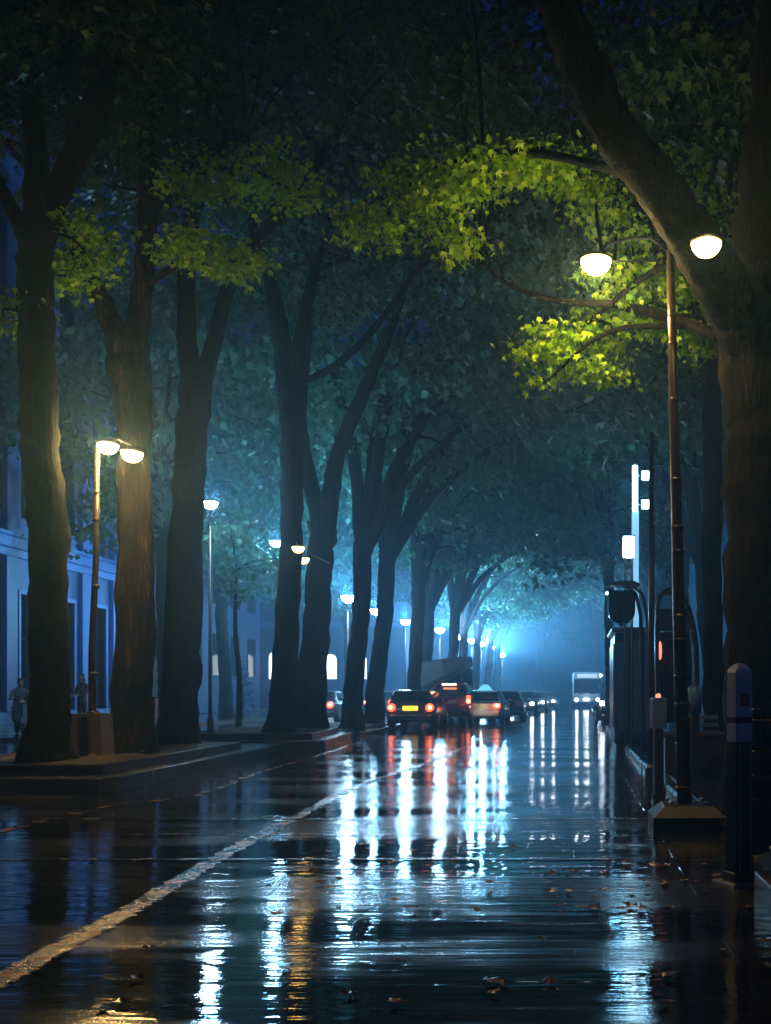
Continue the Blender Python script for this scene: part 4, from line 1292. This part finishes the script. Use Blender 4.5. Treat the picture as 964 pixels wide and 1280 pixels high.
def scooter(label, loc, rz, paint, lights=False):
    """faces -y"""
    root = thing('motor_scooter', loc, label, 'scooter', 'parked scooters', rz)
    pm = simple('scooter_paint', paint, .25, spec=.6)
    for y in (-.72, .55):
        w_ = MB().lathe([(.14, -.045), (.22, -.05), (.245, -.02), (.245, .02), (.22, .05), (.14, .045)], (0, 0, 0), 22, 'X').build('wheel', M['rubber'], root, smooth=True, loc=(0, y, .245))
        MB().lathe([(.01, -.05), (.04, -.05), (.13, -.03), (.145, 0), (.13, .03), (.04, .05), (.01, .05)], (0, 0, 0), 14, 'X').build('rim', M['rim'], w_)
    b = MB().loft([[(x * hw, y, z0 + t * (z1 - z0)) for x, t in ((-.7, 0), (.7, 0), (1, .3), (1, .7), (.7, 1), (-.7, 1), (-1, .7), (-1, .3))] for y, hw, z0, z1 in ((-.38, .12, .26, .34), (-.1, .16, .26, .36), (.02, .17, .27, .62), (.3, .19, .33, .72), (.7, .15, .5, .74), (.88, .07, .6, .72))])
    b.build('body', pm, root, smooth=True)
    MB().loft([[(x * hw, y, z) for x, y in ((-1, yy), (1, yy), (.8, yy + .08), (-.8, yy + .08))] for z, hw, yy in ((.28, .15, -.46), (.5, .21, -.50), (.8, .2, -.47), (.95, .12, -.44))]).build('leg_shield', pm, root, smooth=True)
    soften(MB().box(-.15, .15, -.02, .72, .73, .81, .03).build('seat', M['rubber'], root), .02)
    MB().tube([(0, -.70, .3), (0, -.58, .6), (0, -.46, .98)], .035, 8).build('fork', M['black_metal'], root)
    MB().tube([(-.34, -.36, 1.03), (-.15, -.45, 1.0), (.15, -.45, 1.0), (.34, -.36, 1.03)], .018, 8).build('handlebar', M['black_metal'], root, smooth=True)
    MB().loft([[(.09 * math.cos(t), -.72 + r * math.cos(a), .245 + r * math.sin(a)) for t in [0, PI]] for a in [R(20 + 14 * k) for k in range(11)] for r in (.275,)], caps=False, closed=False).build('mudguard', pm, root)
    MB().lathe([(.01, -.06), (.07, -.05), (.09, .0), (.06, .06)], (0, -.50, .93), 16, 'Y').build('headlight', M['head'] if lights else M['rim'], root)
    MB().box(-.08, .08, .86, .91, .62, .70, .02).build('tail_light', M['tail'] if lights else M['red_paint'], root)
    for s in (-1, 1):
        MB().tube([(s * .25, -.4, 1.03), (s * .3, -.42, 1.2)], .008, 6).build('mirror_stalk', M['black_metal'], root)
    return root


p = Vector((-16.2, 30.5, .12))
scooter('scooter with a rider at the far pavement, left edge', p, R(35), (.22, .27, .34))
J, E = seated()
person('person in grey-blue jacket seated on the scooter at the left edge, leaning forward', p, R(35), J, E, (.16, .19, .24), 'short', seat=True)
J, E = standing()
person('person in dark coat and pale cap standing behind the scooter', Vector((-15.95, 31.6, .12)), R(20), J, E, (.03, .035, .05), 'short', cap=(.3, .34, .4))
J, E = standing(1.0)
person('dark haired person standing on the pavement just behind the left lamp post', Vector((-14.9 - .4, 32.5, .12)), R(-25), J, E, (.10, .05, .06), 'long')
scooter('scooter with white headlight and red light beside the right kerb', Vector((1.05, 40.0, 0)), R(12), (.1, .1, .12), True)

# ------------------------------------------------------------------ right-hand street furniture
# near square post
p = G(921, 1104)
root = thing('marker_post', (p.x + .02, p.y, 0), 'tall square black marker post with pale top and red reflector, nearest at the right', 'bollard', None, R(24))


def sq(s, z):
    c = s * .86
    return [(-s, -c, z), (-c, -s, z), (c, -s, z), (s, -c, z), (s, c, z), (c, s, z), (-c, s, z), (-s, c, z)]


MB().loft([sq(.092, -.05), sq(.092, .08), sq(.074, .085), sq(.066, 1.0)]).build('shaft', M['black_metal'], root)
MB().loft([sq(.0675, .99), sq(.066, 1.47), sq(.060, 1.495), sq(.03, 1.53), sq(.005, 1.535)]).build('post_cap', M['grey_cap'], root)
MB().box(-.035, .035, -.0715, -.066, 1.24, 1.32, .002).build('reflector', M['red_paint'], root)
MB().loft([sq(.0690, 1.12), sq(.0688, 1.16)]).build('band', M['black_metal'], root)
mb = MB()
for x in (-.05, .05):
    mb.tube([(x * .85, -.076, .10), (x * .85, -.071, 1.0)], .006, 6)
mb.build('corner_trim', M['steel'], root)
MB().box(-.14, .14, -.14, .14, -.02, .018, .005).build('base_plate', M['steel'], root)

# blue topped posts further along
for px_, py_, d, hh, lb in ((823, 1000, 12.9, 1.27, 'black post with a blue box top beside the leaning lamp pole'), (868, 985, 14.5, 1.33, 'black post with rounded blue top right of the leaning lamp pole')):
    x = (px_ - VX) / F * d
    root = thing('marker_post', (x, d, .0 if px_ < 850 else .115), lb, 'bollard', None, R(10))
    MB().loft([sq(.075, -.03), sq(.075, .08), sq(.06, .085), sq(.055, hh - .38)]).build('shaft', M['black_metal'], root)
    if px_ < 850:
        MB().loft([sq(.09, hh - .38), sq(.09, hh - .02), sq(.08, hh)]).build('post_cap', M['blue_panel'], root)
        MB().lathe([(.01, .05), (.03, .04), (.035, 0)], (0, 0, hh), 10).build('indicator', M['red_glow'], root)
    else:
        MB().lathe([(.10, hh - .40), (.10, hh - .1), (.085, hh - .04), (.04, hh), (.004, hh + .005)], (0, 0, 0), 16).build('post_cap', M['blue_panel'], root, smooth=True)

# thin tall pole with small camera arm
d = 15.0; x = (814.5 - VX) / F * d
root = thing('signal_pole', (x, d, .0), 'thin tall dark pole between the kiosk and the leaning lamp', 'pole')
MB().tube([(0, 0, -.02), (0, 0, 2.5), (0, 0, W(0, 540, d).z)], [.055, .045, .035], 12).build('pole', M['black_metal'], root, smooth=True)
MB().tube([(0, 0, W(0, 635, d).z), (.25, 0, W(0, 633, d).z)], .012, 6).build('arm', M['steel'], root)
MB().box(.2, .34, -.05, .05, W(0, 636, d).z - .03, W(0, 630, d).z, .01).build('camera_housing', M['steel'], root)
MB().lathe([(.09, 0), (.09, .25), (.06, .3)], (0, 0, 0), 12).build('pole_foot', M['black_metal'], root)

# tall light column with two square floodlights
d = 27.0; x = (794 - VX) / F * d
root = thing('light_column', (x, d, .115), 'tall bluish glowing light column with two square floodlights', 'light column')
zt_ = W(0, 582, d).z - .115; zm = W(0, 640, d).z - .115
soften(MB().box(-.10, .10, -.10, .10, 0, zm, .02).build('column', M['blue_panel'], root), .01)
MB().box(-.065, .065, -.065, .065, zm, zt_, .02).build('light_tube', M['panel_light'], root)
MB().box(-.09, .09, -.106, -.1005, 1.9, zm, .002).build('light_strip', M['strip'], root)
for yy, sx in ((595, 803), (631, 805)):
    z = W(0, yy, d).z - .115
    f = MB().box(.16, .38, -.06, .1, z - .13, z + .13, .015).build('floodlight', M['black_metal'], root)
    MB().box(.175, .365, -.075, -.0605, z - .115, z + .115, .004).build('flood_glass', M['panel_light'], f)
    MB().tube([(.085, 0, z), (.17, .02, z)], .02, 6).build('arm', M['steel'], root)
    point('flood', (.27, -.3, z), 14, COOL, root, .12)
point('tube_light', (-.25, -.2, (zt_ + zm) / 2), 22, COOL, root, .1)
# box lamp on its own pole
d = 24.0; x = (780.5 - VX) / F * d
root = thing('box_lamp', (x + .1, d, .115), 'white upright box lamp on twin posts above the rounded sign', 'lamp')
z0 = W(0, 697, d).z - .115; z1 = W(0, 671, d).z - .115
for s in (-.08, .08):
    MB().tube([(s, 0, 0), (s, 0, z0)], .025, 8).build('post', M['black_metal'], root)
MB().box(-.125, .125, -.1, .1, z0, z1, .02).build('lamp_box', M['panel_light'], root)
MB().box(-.14, .14, -.115, .115, z1, z1 + .03, .01).build('lid', M['black_metal'], root)
point('box_light', (-.3, -.3, (z0 + z1) / 2), 26, COOL, root, .12)

# rounded hanging sign on a curved double post
d = 20.5
root = thing('rounded_sign', ((803 - VX) / F * d, d, .0), 'dark rounded hanging sign with a flat hood on a curved double post', 'sign')
ql = lambda x, y: ((x - 803) / F * d, 0, W(x, y, d).z)
for off, zz_ in ((0, 0), (8, -.1)):
    MB().tube([((off + 2) / F * d, .1, 0), ql(803 + off, 840 + 0), ql(801 + off, 770), ql(795 + off, 742), ql(780 + off, 731)], .035, 10).build('post', M['black_metal'], root, smooth=True)
sh = []
for k in range(13):
    a = PI * k / 12
    sh.append((math.cos(a), -math.sin(a)))
c = ql(777, 758)
wv, hv = 17 / F * d, 21 / F * d
outl = [(wv, .30)] + [(wv * (abs(ca) ** .6) * (1 if ca > 0 else -1), -hv * (abs(sa_) ** .75)) for ca, sa_ in [(math.cos(PI * k / 14), math.sin(PI * k / 14)) for k in range(1, 14)]] + [(-wv, .30)]
MB().loft([[(c[0] + x * s_, y, c[2] + z * (s_ if z < 0 else 1)) for x, z in outl] for y, s_ in ((-.16, .86), (-.13, 1), (.13, 1), (.16, .86))]).build('sign_box', M['dark_glass'], root, smooth=False)
hd = ql(777, 731)
MB().loft([[(hd[0] + x, y, hd[2] + z) for x, z in ((-.34, -.04), (-.1, .05), (.22, .06), (.36, .0), (.34, -.05), (-.2, -.02))] for y in (-.22, .22)]).build('hood', M['black_metal'], root)
MB().lathe([(.06, 0), (.05, -.05), (.02, -.07)], (c[0], 0, c[2] - hv), 12).build('lower_lamp', M['steel'], root)
MB().lathe([(.01, -.03), (.03, -.02), (.035, 0)], (c[0] - wv - .02, -.1, c[2] + .25), 10, 'Y').build('marker_lamp', glow('marker_bulb', (.7, .85, 1), 6), root)

# row of blue advertising panels behind (kiosk wall)
d = 24.5
root = thing('kiosk', (1.45, d, .0), 'narrow blue panelled kiosk behind the rounded sign', 'kiosk')
soften(MB().box(-.44, .55, .0, 2.6, .1, 2.75, .04).build('wall', M['blue_dark'], root), .02)
for k in range(2):
    MB().box(-.47, -.442, .15 + k * 1.2, 1.2 + k * 1.2, .5, 2.5, .01).build('panel', M['blue_panel'], root)
for s in (-.38, -.06, .26):
    MB().box(s, s + .24, -.03, -.002, .4, 2.55, .01).build('panel', M['blue_panel'], root)
MB().box(-.52, .66, -.15, 2.8, 2.75, 2.87, .03).build('roof', M['black_metal'], root)
MB().box(-.40, .5, .02, 2.5, .0, .1).build('plinth', M['granite'], root)

# curved phone booth
d = 17.2
root = thing('phone_booth', ((846 - VX) / F * d, d, .115), 'blue phone booth with a curved black frame behind the leaning lamp pole', 'phone booth')
qb = lambda x, y: ((x - 846) / F * d, W(x, y, d).z - .115)
prof = [qb(826, 930), qb(822, 850), qb(822, 760), qb(828, 742), qb(840, 735), qb(852, 742), qb(863, 765), qb(870, 800), qb(872, 850), qb(872, 930)]
sp = spline([(x, z) for x, z in prof], 4)
for yy in (0, .85):
    MB().tube([(x, yy, max(z, 0)) for x, z in sp], .035, 8).build('frame', M['black_metal'], root, smooth=True)
mb = MB(); mb.loft([[(x, yy, max(z, 0)) for x, z in sp] for yy in (.03, .82)], caps=False, closed=False)
mb.build('shell', M['blue_dark'], root, smooth=True)
x0, x1 = qb(826, 0)[0], qb(868, 0)[0]
MB().box(x0, x1, .6, .64, .7, 2.25, .01).build('back_panel', M['blue_dark'], root)
MB().box(x0 + .02, x1 - .02, .55, .6, 2.27, 2.65, .01).build('header_panel', M['blue_panel'], root)
MB().box(x0 + .08, x1 - .12, .35, .58, 1.1, 1.7, .03).build('telephone', M['black_metal'], root)
zc = W(0, 812, d).z - .115; xc = qb(828, 0)[0]
MB().loft([[(xc + a * .03 * s_, .40 + .02 * e, zc + b * .16 * s_) for a, b in [(math.cos(2 * PI * j / 14), math.sin(2 * PI * j / 14)) for j in range(14)]] for e, s_ in ((0, .7), (1, 1))]).build('red_emblem', M['red_glow'], root)  # glowing red disc drawn for a glint on the booth

# low wall, slatted bench, hydrant, fence, litter
root = thing('low_wall', (2.2, 15.6, .115), 'low dark block wall behind the leaning lamp pole', 'wall')
MB().box(-.8, 1.6, 0, .3, 0, .55, .02).build('wall_body', M['granite'], root)
MB().box(-.84, 1.64, -.04, .34, .55, .62, .015).build('coping', M['kerbstone'], root)
root = thing('slatted_bench', ((882 - VX) / F * 16.8, 16.8, .115), 'slatted bench catching blue light beside the blue-grey trunk', 'bench')
for k in range(4):
    MB().box(-.22, .22, -.02 + k * .012, .02 + k * .012, .42 + k * .12, .49 + k * .12, .01).build('slat', M['steel'], root)
for k in range(3):
    MB().box(-.22, .22, -.42 + k * .14, -.31 + k * .14, .40, .43, .01).build('seat_slat', M['steel'], root)
for s in (-.2, .2):
    MB().tube([(s, .05, 0), (s, .05, .9)], .02, 6).build('leg', M['black_metal'], root)
    MB().tube([(s, -.38, 0), (s, -.38, .4)], .02, 6).build('leg', M['black_metal'], root)

p = G(782, 934)
root = thing('fire_hydrant', (1.34, 26.0, .13), 'small red hydrant on the right kerb', 'hydrant')
MB().lathe([(.11, 0), (.11, .04), (.075, .06), (.075, .36), (.09, .38), (.09, .42), (.07, .47), (.03, .52), (.005, .53)], (0, 0, 0), 16).build('barrel', M['red_paint'], root, smooth=True)
for s in (-1, 1):
    MB().lathe([(.035, .05 * s), (.035, .12 * s), (.028, .13 * s)], (0, 0, .28), 10, 'X').build('outlet', M['steel'], root)

root = thing('slatted_fence', (1.62, 7.75, .11), 'dark fence of horizontal wooden slats at the right edge behind the marker post', 'fence')
for z in (.40, .58, .76, .99):
    MB().box(-.28, 1.5, -.03, .03, z - .03, z + .03, .006).build('slat', M['wood'], root)
for x in (-.24, .55, 1.4):
    MB().box(x - .04, x + .04, .032, .11, 0, 1.1, .01).build('post', M['black_metal'], root)
MB().box(-.28, 1.5, .112, .14, .02, 1.05).build('backing', M['black_metal'], root)

root = thing('granite_block', (1.42, 6.4, 0), 'low granite kerb block in the bottom right corner', 'block')
soften(MB().box(-.23, .6, -.5, .4, -.02, .17, .01).build('stone_block', M['kerbstone'], root), .02)
root = thing('floor_grille', (1.5, 7.05, .0), 'small pale metal grille at the right edge by the marker post', 'grille')
mb = MB()
for k in range(6):
    mb.box(-.12 + k * .05, -.10 + k * .05, -.02, .02, .06, .26)
mb.build('bars', M['steel'], root)
MB().box(-.16, .2, -.025, .025, .0, .06, .01).build('bottom_rail', M['steel'], root)
MB().box(-.16, .2, -.025, .025, .26, .29, .01).build('top_rail', M['steel'], root)

# ------------------------------------------------------------------ fallen leaves
lv, lf = leaf_template('lobed')
g = random.Random(9)
lms = []
for k in range(3):
    me = bpy.data.meshes.new('fallen_leaf')
    me.from_pydata([(x * .05, y * .05, .004 + abs(g.gauss(0, .006))) for x, y, z in lv], [], [tuple(int(i) for i in f) for f in lf])
    me.materials.append(M['leaf_fallen']); lms.append(me)
spots = []
for _ in range(60):
    d = g.uniform(4.3, 9.5); spots.append((g.uniform(-2.2, 1.15), d, 'road'))
for cx_, cyy, n in ((.05, 6.4, 8), (.35, 6.35, 9), (.15, 6.9, 7), (.6, 7.2, 7), (-.1, 7.6, 6), (.5, 7.9, 6), (-.5, 7.2, 5)):
    for _ in range(n):
        spots.append((cx_ + g.gauss(0, .18), cyy + g.gauss(0, .02), 'road'))
for _ in range(40):
    spots.append((g.uniform(-8, -6.5), g.uniform(14.05, 18), 'soil'))
for x, y, where in spots:
    o = bpy.data.objects.new('fallen_leaf', g.choice(lms))
    s = g.uniform(.7, 1.5)
    o.location = (x, y, .012 if where == 'road' else .425); o.rotation_euler = (g.uniform(-.15, .15), g.uniform(-.15, .15), g.uniform(0, 6.28)); o.scale = (s, s, s)
    link(o, None, label='sodden brown fallen leaf on the wet road' if where == 'road' else 'brown fallen leaf on the planter soil', category='leaf', group='fallen leaves on the road' if where == 'road' else 'fallen leaves on the planter')
